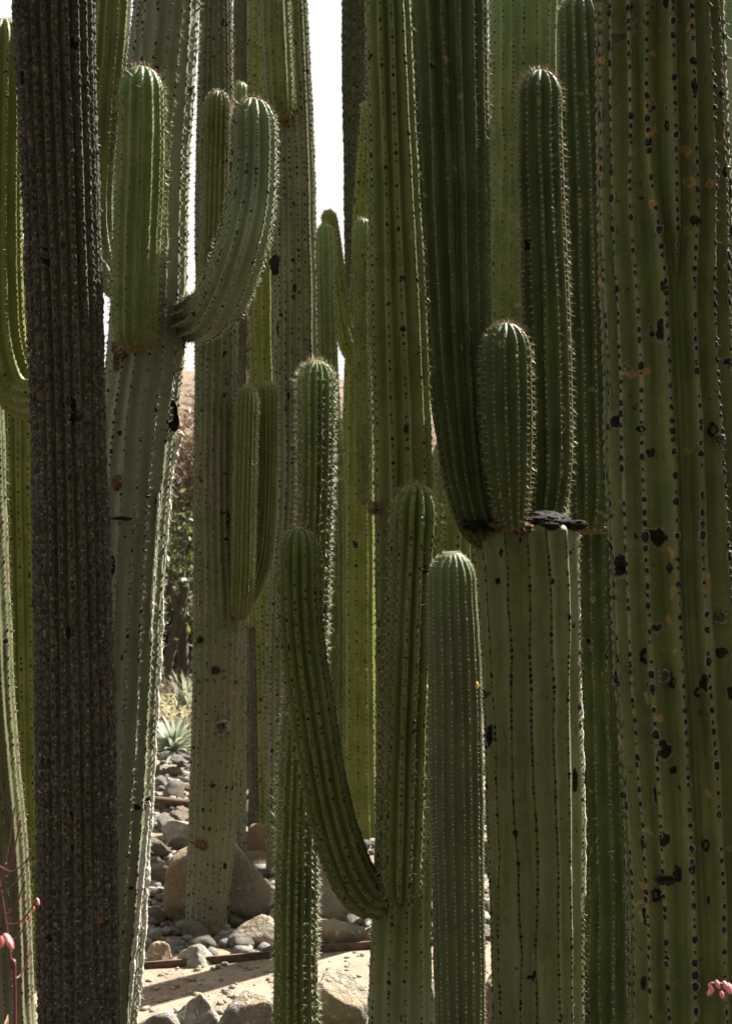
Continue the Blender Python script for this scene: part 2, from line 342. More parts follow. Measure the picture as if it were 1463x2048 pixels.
    # areoles on the crests, spines on the areoles
    if ar:
        sp0, size, am_name = ar; ap, an, at_, al = [], [], [], []
        for k in range(ribs):
            sv = np.arange(g.uniform(0, sp0), Ltot - 0.004, sp0); sv = sv + g.normal(0, sp0 * 0.17, len(sv))
            near = np.clip((Ltot - sv) / 0.10, 0.35, 1) if tip else np.ones(len(sv))
            if tip:                                              # areoles crowd together towards the growing tip
                sv = np.concatenate([sv, Ltot - np.linspace(0.004, 0.09, int(0.09 / sp0 * 1.1))]); near = np.clip((Ltot - sv) / 0.10, 0.35, 1)
            cv = V[:, k * per]
            p = np.stack([np.interp(sv, rows, cv[:, a]) for a in range(3)], 1); ctr = np.stack([np.interp(sv, rows, P[:, a]) for a in range(3)], 1)
            tg = np.stack([np.interp(sv, rows, T[:, a]) for a in range(3)], 1); tg /= np.linalg.norm(tg, axis=1)[:, None]
            nv = p - ctr; nv /= np.maximum(np.linalg.norm(nv, axis=1), 1e-6)[:, None]
            if tip:
                u = np.clip((Ltot - sv) / (Rt * tipL), 0, 1); nv = nv * np.sqrt(u)[:, None] + tg * (1 - u)[:, None]
                nv /= np.linalg.norm(nv, axis=1)[:, None]
            keep = (np.interp(sv, rows, amp[:, k]) > 0.45)
            keep &= g.random(len(sv)) > (0.10 if foot == 'ground' else 0.02)
            keep &= (p[:, 2] < zt) & (p[:, 2] > zb) & (p[:, 2] > 0.01)
            tocam = np.array([0, 0, H]) - p; tocam /= np.linalg.norm(tocam, axis=1)[:, None]
            keep &= ((nv * tocam).sum(1) > -0.55) | (Ltot - sv < 0.1)
            ap.append(p[keep]); an.append(nv[keep]); at_.append(tg[keep]); al.append((Ltot - sv)[keep])
        ap, an, tg, al = map(np.concatenate, (ap, an, at_, al)); m = len(ap)
        if m:
            tg = tg - an * (tg * an).sum(1)[:, None]; tg /= np.maximum(np.linalg.norm(tg, axis=1), 1e-6)[:, None]; bt = np.cross(an, tg)
            ns = 8; aa = np.arange(ns) / ns * 2 * math.pi; sz = size * g.lognormal(0, 0.26, m) * (np.clip(al / 0.12, 0.55, 1) if tip else 1)
            el = g.uniform(1.0, 1.5, m)
            jit = 1 + g.uniform(-.22, .22, (m, ns))
            ring = lambda k, hh: ap[:, None] + (bt[:, None] * np.cos(aa)[None, :, None] + tg[:, None] * (np.sin(aa)[None, :, None] * el[:, None, None])) * (sz[:, None] * k * jit)[..., None] + an[:, None] * (sz * hh)[:, None, None]
            v0, v1, v2 = ring(1.15, -.30), ring(0.70, .30), (ap + an * (sz * 0.36)[:, None])[:, None]
            vv = np.concatenate([v0, v1, v2], 1); per_a = 2 * ns + 1; base = np.arange(m)[:, None] * per_a
            jj = np.arange(ns); j2 = (jj + 1) % ns
            q = (np.stack([jj, j2, ns + j2, ns + jj], 1)[None] + base[..., None]).reshape(-1, 4); tr = (np.stack([ns + jj, ns + j2, np.full(ns, 2 * ns)], 1)[None] + base[..., None]).reshape(-1, 3)
            ma = mesh_np('areoles', vv.reshape(-1, 3) - loc, [q, tr]); rnd = g.random(m)
            attr(ma, 'core', np.tile(np.concatenate([np.zeros(ns), np.full(ns, .75), [1]]), m)); attr(ma, 'rnd', np.repeat(rnd, per_a))
            link('areoles', ma, AR[am_name], o, 'stuff')
            if sp and sp[1] > 0:
                spine_mesh(o, loc, g, ap, an, tg, bt, al, sp, tip, tipspine)
    return o
def spine_mesh(o, loc, g, ap, an, tg, bt, al, sp, tip, tipspine):
    Ls, cnt, mname, dens = sp; m = len(ap)
    for part in (0, 1):
        top = (al < 0.035) if tip else np.zeros(m, bool)
        sel = top if part else ~top
        if part == 0 and dens < 1: sel &= g.random(m) < dens
        if not sel.any(): continue
        n_ = cnt + (2 if part else 0); idx = np.repeat(np.where(sel)[0], n_); k = len(idx)
        a = g.uniform(0, 2 * math.pi, k); w = g.uniform(0.2, 0.95, k)
        d = an[idx] + (bt[idx] * np.cos(a)[:, None] + tg[idx] * np.sin(a)[:, None]) * w[:, None] + tg[idx] * (0.35 if part else -0.12); d /= np.linalg.norm(d, axis=1)[:, None]
        ln = Ls * .82 * g.lognormal(0, 0.28, k) * (1.05 if part else 1); wd = 0.00030 + ln * 0.013
        b = ap[idx] + an[idx] * 0.0005; e1 = np.cross(d, an[idx] + 0.01); e1 /= np.linalg.norm(e1, axis=1)[:, None]; e2 = np.cross(d, e1)
        vs = [b + (e1 * math.cos(x) + e2 * math.sin(x)) * wd[:, None] for x in (0, 2.094, 4.189)] + [b + d * ln[:, None]]
        vv = np.stack(vs, 1).reshape(-1, 3) - loc; base = np.arange(k)[:, None, None] * 4
        fc = (np.array([[0, 1, 3], [1, 2, 3], [2, 0, 3]])[None] + base).reshape(-1, 3)
        ms = mesh_np('spines', vv, fc, False); attr(ms, 'core', np.tile([0, 0, 0, 1], k)); attr(ms, 'rnd', np.repeat(g.random(k), 4))
        link('spines', ms, SP[tipspine if part else mname], o, 'stuff')

def cactus(name, label, base_px, Y, group=None):
    x = (base_px - CX) / F * Y
    return thing(name, label, 'cactus', (x, Y, 0.0), group)

# ------------------------------------------------------------------ setting: soil, path, hills
def soil_mat(name, a, b, scale, bump, pale=None, rough=.95):
    s = NT(name); v = s.coord(off=False); n1 = s.noise(v, scale, 6, .65); n2 = s.noise(v, scale * 14, 4, .7)
    c = s.mix(s.ss(n1, .35, .65), a, b)
    c = s.mix(s.math('MULTIPLY', s.ss(n2, .5, .75), .5), c, tuple(x * 1.5 for x in b)); c = s.mix(s.math('MULTIPLY', s.ss(n2, .25, .45, 1, 0), .5), c, tuple(x * .5 for x in a))
    s.l(c, s.b.inputs['Base Color']); s.b.inputs['Roughness'].default_value = rough; s.b.inputs['Specular IOR Level'].default_value = .15
    s.l(s.bump(n2, .8, bump), s.b.inputs['Normal']); return s.m
M_SOIL = soil_mat('soil', (0.045, 0.036, 0.026), (0.085, 0.066, 0.046), 1.2, .02)
M_BED = soil_mat('bed_soil', (0.10, 0.08, 0.055), (0.22, 0.17, 0.12), 5, .012)
M_PATH = soil_mat('decomposed_granite', (0.150, 0.115, 0.082), (0.225, 0.175, 0.127), 6, .006)
M_HILL = soil_mat('dry_hill', (0.10, 0.068, 0.045), (0.16, 0.12, 0.08), .12, .5)

gx = np.concatenate([-np.geomspace(900, 4, 26), np.linspace(-3.6, 3.6, 37), np.geomspace(4, 900, 26)]); gy = np.concatenate([-np.geomspace(900, 3, 22), np.linspace(-2, 12, 57), np.geomspace(12.6, 1200, 26)])
GX, GY = np.meshgrid(gx, gy); GZ = 0.012 * fbm(np.stack([GX * 1.5, GY * 1.5, GX * 0], -1), 3, 3) * (np.hypot(GX, GY) < 30) - 0.02
def grid_faces(nx, ny):
    i = np.arange(ny - 1)[:, None] * nx; j = np.arange(nx - 1)[None]
    return np.stack([i + j, i + j + 1, i + nx + j + 1, i + nx + j], -1).reshape(-1, 4)
ground = link('ground', mesh_np('ground', np.stack([GX, GY, GZ], -1).reshape(-1, 3), grid_faces(len(gx), len(gy))), M_SOIL, None, 'structure')
def sheet(name, poly_front, poly_back, z, mat, nx=60, ny=10, amp=.006):
    x = np.linspace(0, 1, nx); fr = np.array(poly_front); bk = np.array(poly_back)
    a = np.stack([np.interp(x, np.linspace(0, 1, len(fr)), fr[:, k]) for k in (0, 1)], 1); b = np.stack([np.interp(x, np.linspace(0, 1, len(bk)), bk[:, k]) for k in (0, 1)], 1)
    t = np.linspace(0, 1, ny)[:, None, None]; p = a[None] * (1 - t) + b[None] * t
    zz = z + amp * fbm(np.stack([p[..., 0] * 4, p[..., 1] * 4, p[..., 0] * 0], -1), 9, 3)
    return link(name, mesh_np(name, np.concatenate([p, zz[..., None]], -1).reshape(-1, 3), grid_faces(nx, ny)), mat, None, 'structure')
EDGE = [(-3.2, 4.42), (-.9, 4.60), (-.45, 4.72), (0.0, 4.86), (.5, 4.95), (1.2, 5.05), (3, 5.3)]        # back edge of the path
FRONT = [(-3.2, 3.62), (-1.2, 3.86), (-.5, 3.98), (0, 4.05), (.5, 4.12), (1.2, 4.2), (3, 4.4)]
sheet('path', FRONT, EDGE, 0.004, M_PATH, 90, 14, .004)
rock_bed = sheet('rock_bed', EDGE, [(-4.5, 9.6), (-1, 9.8), (1, 9.8), (4, 9.6)], 0.003, M_BED, 90, 50, .012)
# far hill, rising behind the garden
hx = np.linspace(-260, 260, 70); hy = np.linspace(70, 330, 34); HX, HY = np.meshgrid(hx, hy)
prof = np.clip((HY - 70) / 130, 0, 1); prof = prof * prof * (3 - 2 * prof)
HZ = prof * (19 + 9 * fbm(np.stack([HX / 70, HY / 70, HX * 0], -1), 5, 4) - HX * .02) - 1.0
link('hill', mesh_np('hill', np.stack([HX, HY, HZ], -1).reshape(-1, 3), grid_faces(70, 34)), M_HILL, None, 'structure')

# ------------------------------------------------------------------ stones
def rock_mat(name, a, b, warm, white):
    s = NT(name); v = s.coord(); n1 = s.noise(v, 5, 6, .62); n2 = s.noise(v, 55, 4, .7); n3 = s.noise(v, 260, 2, .6); oi = s.n('ShaderNodeObjectInfo').outputs['Random']
    c = s.mix(s.ss(n1, .38, .62), a, b); c = s.mix(s.math('MULTIPLY', s.ss(s.math('ADD', n1, s.math('MULTIPLY', oi, .35)), .58, .80), .8), c, warm)
    c = s.mix(s.math('MULTIPLY', s.ss(n2, .56, .68), .7), c, white); c = s.mix(s.math('MULTIPLY', s.ss(n3, .58, .66), .5), c, (.05, .045, .04))
    s.l(c, s.b.inputs['Base Color']); s.b.inputs['Roughness'].default_value = .9; s.b.inputs['Specular IOR Level'].default_value = .2
    s.l(s.bump(s.math('ADD', s.math('MULTIPLY', n2, .8), s.math('MULTIPLY', n3, .25)), 1.0, .016), s.b.inputs['Normal']); return s.m
M_ROCK = rock_mat('cobble', (0.098, 0.092, 0.081), (0.253, 0.236, 0.201), (0.196, 0.138, 0.075), (0.414, 0.391, 0.345))
M_PALE = rock_mat('pale_rock', (0.138, 0.125, 0.106), (0.338, 0.312, 0.263), (0.237, 0.169, 0.094), (0.550, 0.525, 0.463))
M_BOUL = rock_mat('boulder', (0.14, 0.122, 0.092), (0.24, 0.21, 0.16), (0.20, 0.12, 0.05), (0.29, 0.26, 0.205))
def ico(sub):
    bm = bmesh.new(); bmesh.ops.create_icosphere(bm, subdivisions=sub, radius=1); bm.verts.ensure_lookup_table()
    v = np.array([w.co[:] for w in bm.verts]); f = np.array([[w.index for w in q.verts] for q in bm.faces]); bm.free(); return v, f
ICO = {k: ico(k) for k in (1, 2, 3, 5)}
def rock_mesh(seed, sub=3, planes=12, cut=(.55, .95), rough=.05):
    g = np.random.default_rng(seed); v, f = ICO[sub]; r = np.ones(len(v))
    for k in range(planes):
        n = g.normal(size=3); n /= np.linalg.norm(n); d = g.uniform(*cut); q = v @ n
        r = np.where(q > 1e-3, np.minimum(r, d / np.maximum(q, 1e-3)), r)
    r = r * (1 + rough * fbm(v * 2.2, seed, 5) + rough * .45 * fbm(v * 9, seed + 3, 4))
    return mesh_np('stone', v * r[:, None], f)
STONES = [rock_mesh(40 + k, 3, 13, (.42, .85), .11) for k in range(9)]
def put_stone(name, me, mat, p, sc, parent=None, rot=None):
    o = link(name, me, mat, parent); o.location = p; o.scale = sc; o.rotation_euler = rot or (random.uniform(-.3, .3), random.uniform(-.3, .3), random.uniform(0, 6.28)); return o
for m_ in STONES: m_.materials.append(M_ROCK)
placed = []
def inview(x, Y, lo, hi): q = CX + x * F / Y; return lo < q < hi
tries = 0
while len(placed) < 300 and tries < 60000:
    tries += 1
    Y = 4.8 + 4.6 * random.random() ** 1.15; qx = random.choice([random.uniform(225, 400), random.uniform(225, 400), random.uniform(400, 590), random.uniform(590, 790), random.uniform(850, 1000)]); x = (qx - CX) / F * Y
    if Y < np.interp(x, [p[0] for p in EDGE], [p[1] for p in EDGE]) + .05: continue
    s_ = random.choice([random.uniform(.035, .06), random.uniform(.05, .085), random.uniform(.07, .11)]) * (1 if Y > 5.6 else .75)
    if any((x - a) ** 2 + (Y - b) ** 2 < ((s_ + c_) * .80) ** 2 for a, b, c_ in placed): continue
    placed.append((x, Y, s_))
    put_stone('stone', random.choice(STONES), None, (x, Y, s_ * random.uniform(.10, .42)), (s_ * random.uniform(.9, 1.3), s_ * random.uniform(.75, 1.1), s_ * random.uniform(.55, .85)), rock_bed)
def pebble_field(name, parent, n, ymin, ymax, smin, smax, mat, zf, xr=(60, 1100), seed=3, inside=None):
    g = np.random.default_rng(seed); v, f = ICO[1]; V_, F_ = [], []; k = 0
    while k < n:
        Y = g.uniform(ymin, ymax); x = (g.uniform(*xr) - CX) / F * Y
        if inside is not None and not inside(x, Y): continue
        s_ = g.uniform(smin, smax); a = g.uniform(0, 6.28); w = v * (1 + g.uniform(-.22, .22, (len(v), 1))) * np.array([1.2, .9, .65]) * s_
        w = np.stack([w[:, 0] * math.cos(a) - w[:, 1] * math.sin(a), w[:, 0] * math.sin(a) + w[:, 1] * math.cos(a), w[:, 2]], 1) + np.array([x, Y, zf * s_])
        V_.append(w); F_.append(f + k * len(v)); k += 1
    return link(name, mesh_np(name, np.vstack(V_), np.vstack(F_)), mat, parent, 'stuff')
ey = lambda x: np.interp(x, [p[0] for p in EDGE], [p[1] for p in EDGE]); fy = lambda x: np.interp(x, [p[0] for p in FRONT], [p[1] for p in FRONT])
pebble_field('pebbles', rock_bed, 2600, 4.8, 9.4, .012, .032, M_ROCK, .3, (200, 1010), 5, lambda x, Y: Y > ey(x) + .03)
gr = pebble_field('gravel', None, 9000, 3.8, 4.95, .0012, .0036, M_PATH, .7, (60, 1010), 6, lambda x, Y: fy(x) < Y < ey(x)); pebble_field('stone_chips', gr, 420, 3.85, 4.95, .005, .015, M_PALE, .4, (60, 1010), 8, lambda x, Y: fy(x) < Y < ey(x)); tag(gr, 'fine tan gravel scattered over the sandy path', 'gravel')
# large boulders and rocks, each one by itself
def boulder(name, label, seed, x0, x1, ytop, ybase, mat, dep=.8, planes=13, cut=(.45, .85), rz=0, Y=None, rough=.05, group=None, sub=5):
    yc = ybase; Yb = Y or H * F / (yc - CY); w = (x1 - x0) / 2 / F * Yb; zt_ = H - (ytop - CY) / F * Yb
    me = rock_mesh(seed, sub, planes, cut, rough); v = np.empty(len(me.vertices) * 3, np.float32); me.vertices.foreach_get('co', v); v = v.reshape(-1, 3)
    ca, sa = math.cos(rz), math.sin(rz); v = np.stack([v[:, 0] * ca - v[:, 1] * sa, v[:, 0] * sa + v[:, 1] * ca, v[:, 2]], 1)
    mn, mx_ = v.min(0), v.max(0); v = (v - mn) / (mx_ - mn); sz = np.array([2 * w, 2 * w * dep, zt_ + .07]); v = (v - [.5, .5, 0]) * sz - [0, 0, .07]
    me.vertices.foreach_set('co', v.astype(np.float32).ravel()); me.update()
    o = link(name, me, mat); o.location = ((x0 + x1) / 2 / F * Yb - CX / F * Yb, Yb + w * dep * .5, 0); return tag(o, label, 'rock', group)
boulder('boulder', 'large rounded tan boulder behind the foot of the mottled trunk', 301, 328, 556, 1688, 1838, M_BOUL, .7, 8, (.6, .9))
boulder('boulder', 'broad sloping boulder with orange foot behind the bent cactus arm', 317, 590, 772, 1668, 1842, M_BOUL, .7, 9, (.5, .9))
boulder('rock', 'pale cracked rock low in the shade before the large tan boulder', 322, 455, 560, 1836, 1892, M_PALE, .8)
boulder('rock', 'flat dark rock lying under the broad sloping boulder', 331, 560, 750, 1850, 1895, M_ROCK, .5)
boulder('rock', 'white lichened rock on the path edge beside the dark green spiny column', 341, 622, 745, 1950, 2085, M_PALE, .8, rough=.08)
boulder('rock', 'jagged pale rock on the near edge of the sandy path', 352, 345, 440, 1988, 2078, M_PALE, .7, rough=.10)
boulder('rock', 'wide tan rock on the near path edge touching the spiny column', 363, 420, 562, 1992, 2100, M_PALE, .7, rough=.08)
boulder('rock', 'low pale rock on the path edge at the foot of the grey-green trunk', 371, 268, 360, 2022, 2095, M_PALE, .7, rough=.08)
boulder('rock', 'small grey rock wedged between the olive column and the smooth one', 377, 845, 905, 1958, 2080, M_PALE, .8, rough=.08)
boulder('rock', 'dark shaded rock beside the foot of the stump', 383, 955, 1030, 1950, 2075, M_ROCK, .8, rough=.08)
boulder('rock', 'squat speckled rock just behind the rusty path edging', 389, 285, 342, 1888, 1936, M_PALE, .8, rough=.08)
boulder('rock', 'knobbly tan rock with dry grass around it, behind the path edging', 397, 350, 432, 1890, 1932, M_PALE, .8, rough=.12)
boulder('rock', 'long flat boulder among cobbles near the rusty pipe', 401, 318, 400, 1640, 1690, M_PALE, .6, rough=.06)
boulder('rock', 'ochre block half hidden behind the thin grey stem', 409, 488, 545, 1648, 1712, M_BOUL, .6)
# rusty edging and pipe
s = NT('rusty_steel'); v = s.coord(); n1 = s.noise(v, 30, 5, .7); s.l(s.mix(s.ss(n1, .35, .65), (.03, .018, .012), (.085, .042, .022)), s.b.inputs['Base Color']); s.b.inputs['Roughness'].default_value = .85; M_RUST = s.m
def strip(name, pts, h, w, mat):
    p = np.array(pts, float); n = np.gradient(p, axis=0); n = np.stack([-n[:, 1], n[:, 0]], 1); n /= np.linalg.norm(n, axis=1)[:, None]; m = len(p); V_ = []
    for sd, z in ((-1, -.03), (-1, h), (1, h), (1, -.03)): V_.append(np.column_stack([p + n * sd * w / 2, z + .004 * vnoise(np.column_stack([p * 6, p[:, 0] * 0]), 2)]))
    F_ = [[a * m + i, a * m + i + 1, ((a + 1) % 4) * m + i + 1, ((a + 1) % 4) * m + i] for a in range(4) for i in range(m - 1)]
    return link(name, mesh_np(name, np.vstack(V_), np.array(F_), False), mat)
xs = np.linspace(-3, 2.4, 60)
tag(strip('path_edging', np.stack([xs, ey(xs) + .01], 1), .028, .010, M_RUST), 'thin rusty steel edging along the far side of the sandy path', 'edging')
def tube(pts, rad, seg=8):
    p = np.array(pts, float); rad = np.broadcast_to(rad, len(p)); T = np.gradient(p, axis=0); T /= np.linalg.norm(T, axis=1)[:, None]
    a = np.where(np.abs(T[:, 2:3]) > .9, [[1., 0, 0]], [[0, 0, 1.]]); N = np.cross(T, a); N /= np.linalg.norm(N, axis=1)[:, None]; B = np.cross(T, N); an = np.arange(seg) / seg * 2 * math.pi
    V_ = p[:, None] + (N[:, None] * np.cos(an)[None, :, None] + B[:, None] * np.sin(an)[None, :, None]) * rad[:, None, None]; m = len(p)
    i = np.arange(m - 1)[:, None] * seg; j = np.arange(seg)[None]; jn = (j + 1) % seg
    return V_.reshape(-1, 3), np.stack([i + j, i + jn, i + seg + jn, i + seg + j], -1).reshape(-1, 4)
def tubes(list_):
    V_, F_, k = [], [], 0
    for p, r in list_:
        v, f = tube(p, r); V_.append(v); F_.append(f + k); k += len(v)
    return np.vstack(V_), np.vstack(F_)
a, b = at(262, 1596, 7.1), at(420, 1612, 7.1); a[2] = max(a[2], .02)
v, f = tube([a + (b - a) * t for t in np.linspace(0, 1, 8)], .022, 12); tag(link('pipe', mesh_np('pipe', v, f), M_RUST), 'rusty brown pipe lying on the cobbles behind the grey-green trunk', 'pipe')

# ------------------------------------------------------------------ plants of the background
def leaf_mat(name, a, b, tr=.35):
    s = NT(name); r = s.attr('rnd'); c = s.mix(r, a, b); s.l(c, s.b.inputs['Base Color']); s.b.inputs['Roughness'].default_value = .5
    t = s.n('ShaderNodeBsdfTranslucent'); s.l(s.mix(.5, c, tuple(min(1, x * 1.6) for x in b)), t.inputs['Color']); m = s.n('ShaderNodeMixShader'); m.inputs[0].default_value = tr
    s.l(s.b.outputs[0], m.inputs[1]); s.l(t.outputs[0], m.inputs[2]); s.l(m.outputs[0], s.out.inputs['Surface']); return s.m
LM = {'green': leaf_mat('leaf_green', (.045, .065, .018), (.12, .15, .04)), 'dark': leaf_mat('leaf_dark', (.03, .045, .018), (.065, .085, .03)), 'dry': leaf_mat('leaf_dry', (.06, .038, .022), (.18, .125, .075)),
      'lime': leaf_mat('leaf_lime', (.10, .13, .02), (.22, .24, .05)), 'straw': leaf_mat('leaf_straw', (.22, .19, .10), (.40, .36, .22)), 'sage': leaf_mat('leaf_sage', (.12, .14, .09), (.22, .24, .16))}
s = NT('bark'); v = s.coord((1, 1, .3)); n1 = s.noise(v, 60, 5, .7); s.l(s.mix(n1, (.025, .018, .012), (.10, .075, .055)), s.b.inputs['Base Color']); s.b.inputs['Roughness'].default_value = .9; s.l(s.bump(n1, .8, .01), s.b.inputs['Normal']); M_BARK = s.m
def leaves(n, centers, crad, size, g, narrow=.45):
    c = centers[g.integers(0, len(centers), n)] + g.normal(0, 1, (n, 3)) * crad
    d = g.normal(size=(n, 3)); d /= np.linalg.norm(d, axis=1)[:, None]; e = np.cross(d, g.normal(size=(n, 3))); e /= np.linalg.norm(e, axis=1)[:, None]; nn = np.cross(d, e)
    L_ = size * g.lognormal(0, .3, n)[:, None]; w = L_ * narrow
    V_ = np.stack([c - d * L_ / 2, c + e * w / 2 + nn * L_ * .08, c + d * L_ / 2, c - e * w / 2 + nn * L_ * .08], 1).reshape(-1, 3)
    k = np.arange(n)[:, None] * 4; return V_, np.concatenate([k + [0, 1, 2], k + [0, 2, 3]]), np.repeat(g.random(n), 4)
def shrub(name, label, cat, x, Y, h, w, mat, n, size, seed, trunk=0, narrow=.45, group=None, low=.1, lean=0.0):
    g = np.random.default_rng(seed); t = thing(name, label, cat, (x, Y, 0), group); tips, br = [], []
    if trunk:
        top = np.array([lean, 0, h * .55]); br.append(([np.array([0, 0, -.05]), np.array([lean * .3, 0, h * .25]), top], np.array([trunk, trunk * .8, trunk * .55]))); 
    for k in range(11):
        st = top * g.uniform(.6, 1) if trunk else np.array([g.uniform(-.1, .1) * w, g.uniform(-.1, .1) * w, -.02]); a = g.uniform(0, 6.28); rr = w * .5 * g.uniform(.3, 1)
        en = np.array([math.cos(a) * rr + lean, math.sin(a) * rr, h * g.uniform(low + .25, .95)]); mid = (st + en) / 2 + np.array([0, 0, .08 * h])
        r0 = (trunk * .45 if trunk else .012 * h + .004); br.append(([st, mid, en], np.array([r0, r0 * .7, r0 * .3]))); tips += [en, mid * .35 + en * .65, mid]
    v, f = tubes(br); link('trunk' if trunk else 'stems', mesh_np('stems', v, f), M_BARK, t)
    cen = np.array(tips); cen = np.vstack([cen, cen[g.integers(0, len(cen), 26)] + g.normal(0, 1, (26, 3)) * [w * .16, w * .16, h * .12]]); cen[:, 2] = np.clip(cen[:, 2], h * low, h)
    v, f, r = leaves(n, cen, np.array([w * .07, w * .07, h * .06]), size, g, narrow); v[:, 2] = np.maximum(v[:, 2], .01); me = mesh_np('foliage', v, f, False); attr(me, 'rnd', r)
    link('crown' if trunk else 'foliage', me, LM[mat], t, 'stuff'); return t
X_ = lambda q, Y: (q - CX) / F * Y
shrub('small_tree', 'small tree with dark leaning trunk and sunlit leaves beyond the agaves', 'tree', X_(322, 10.2), 10.2, 1.75, 1.5, 'green', 2600, .05, 11, .05, lean=.18)
shrub('dry_shrub', 'brown dried shrub hanging over the small tree', 'shrub', X_(366, 11.0), 11.0, 2.42, 1.5, 'dry', 5200, .08, 12, .05, .2, low=.40)
shrub('dry_shrub', 'low tangle of straw-coloured twigs above the agave', 'shrub', X_(352, 9.5), 9.5, .42, 1.0, 'dry', 1300, .09, 13, 0, .10)
shrub('flowering_shrub', 'pale yellowish tufted bush right above the agave', 'shrub', X_(356, 9.0), 9.0, .36, .55, 'straw', 1500, .05, 14, 0, .25)
shrub('bush', 'dark dense bush behind the small tree with leaning trunk', 'bush', X_(345, 13), 13, 1.95, 1.8, 'dark', 5200, .08, 25)
shrub('bush', 'dark evergreen bush behind the trunk with the cut stub', 'bush', X_(505, 12), 12, 1.9, 2.0, 'dark', 4200, .07, 15)
shrub('bush', 'sunlit lime-green bush glimpsed beside the yellow-green trunk', 'bush', X_(676, 10.5), 10.5, 1.35, .9, 'lime', 2600, .06, 16)
shrub('shade_tree', 'dark-leaved tree filling the gap under the strip of sky', 'tree', X_(690, 15), 15, 3.0, 2.6, 'dark', 5000, .09, 17, .10)
shrub('bush', 'grey-brown dry bush behind the slim woolly-tipped column', 'bush', X_(660, 12.8), 12.8, 2.1, 1.6, 'dry', 3000, .07, 18)
shrub('bush', 'green bush behind the columns at the left border', 'bush', X_(60, 10.5), 10.5, 1.7, 2.4, 'green', 4200, .07, 19)
shrub('bush', 'wide green bush far behind the olive column', 'bush', X_(860, 12), 12, 1.8, 2.6, 'green', 4200, .07, 20)
shrub('bush', 'wide dark bush far behind the stump', 'bush', X_(1150, 12.5), 12.5, 2.2, 2.8, 'dark', 4200, .08, 21)
def leaf_mesh(Ln, W, curl, fold=.25, seg=7):
    t = np.linspace(0, 1, seg); wd = W * np.sin(np.pi * np.clip(.22 + .78 * t, 0, 1)) ** .8; wd[-1] = W * .02
    x = Ln * (t - curl * .25 * t ** 2); z = -Ln * curl * .5 * t ** 2.4
    V_ = np.concatenate([np.stack([x, sgn * wd, z + abs(sgn) * wd * fold], 1) for sgn in (-1, 0, 1)]); F_ = [[a * seg + i, a * seg + i + 1, (a + 1) * seg + i + 1, (a + 1) * seg + i] for a in range(2) for i in range(seg - 1)]
    m = mesh_np('leaf', V_, np.array(F_)); attr(m, 'rnd', np.tile(t, 3)); return m
def rosette(name, label, x, Y, z, Ln, W, n, mat, curl, up=(.15, 1.45), cat='agave', group=None, seed=1):
    g = random.Random(seed); t = thing(name, label, cat, (x, Y, z), group); ms = [leaf_mesh(Ln * q, W, curl * c_) for q, c_ in ((1, 1), (.92, .6), (1.05, 1.3))]
    for m_ in ms: m_.materials.append(mat)
    for k in range(n):
        u = k / n; o = link('leaf', g.choice(ms), None, t); o.rotation_euler = (g.uniform(-.2, .2), -(up[0] + (up[1] - up[0]) * u ** 1.2) + g.uniform(-.08, .08), k * 2.39996 + g.uniform(-.15, .15)); o.scale = (1 - .25 * u,) * 3
    return t
rosette('agave', 'pale narrow-leaved agave rosette among cobbles behind the rusty pipe', X_(348, 8.2), 8.2, .12, .33, .015, 72, LM['sage'], .5, seed=4)
rosette('agave', 'taller sword-leaved agave behind the small pale one', X_(380, 9.4), 9.4, .1, .50, .022, 34, LM['sage'], .2, (.5, 1.5), seed=5)
rosette('agave', 'dark agave in the shade behind the yellow-green trunk', X_(655, 9.2), 9.2, .05, .40, .022, 34, LM['green'], .4, seed=6)
#==CACTI==
# left foreground: dark column whose ribs are covered with cork
c = cactus('corky_cactus', 'dark corky column with grey-brown bark on every rib, beside red flower stalks', 158, 2.9)
stem(c, [(160, 2250, 80), (150, 1400, 79), (133, 700, 74), (108, 0, 82), (100, -500, 78), (98, -800, 72)], 2.9, 'trunk', ribs=22, depth=(0.10, 0.26), sharp=0.05, mat='cork', ar=(0.0175, 0.0036, 'cork'), sp=(0.008, 3, 'grey', .55), ds=0.0075, per=8, cork=0.0018, cren=0.0016, wander=0.12)

# grey-green trunk right behind it with four arms
c = cactus('branching_cactus', 'pale grey-green trunk rimmed with light, four arms, one curving out beside it', 200, 3.3)
stem(c, [(190, 2180, 72), (202, 2048, 70), (228, 1600, 74), (245, 1300, 75), (262, 1000, 76), (274, 850, 77), (292, 700, 76), (300, 500, 75), (308, 300, 72), (333, 0, 66), (352, -400, 60), (356, -700, 54)], 3.3, 'trunk', ribs=17, depth=(0.08, 0.11), sharp=0.6, mat='grey', ar=(0.016, 0.0023, 'black'), sp=(0.013, 6, 'white', 0.85), ds=0.012, per=6, cren=0.0012, wander=.16)
stem(c, [(271, 706, 40), (270, 640, 45), (276, 450, 47.5), (281, 300, 48), (283, 132, 46)], 3.155, 'arm', ribs=14, depth=0.16, sharp=0.3, mat='fresh', ar=(0.015, 0.0016, 'brown'), sp=(0.013, 5, 'straw', 1), foot='dome', ds=0.010, per=7)
stem(c, [(360, 634, 44, 3.37), (396, 637, 48, 3.24), (440, 602, 51, 3.08), (479, 505, 51, 3.00), (502, 400, 48, 2.99), (507, 300, 46, 2.99), (505, 196, 45, 2.99)], 3.00, 'arm', ribs=13, depth=0.26, sharp=0.25, mat='silver', ar=(0.012, 0.0020, 'black'), sp=(0.010, 4, 'white', 1), foot='plain', ds=0.010, per=7, phase=0.2)
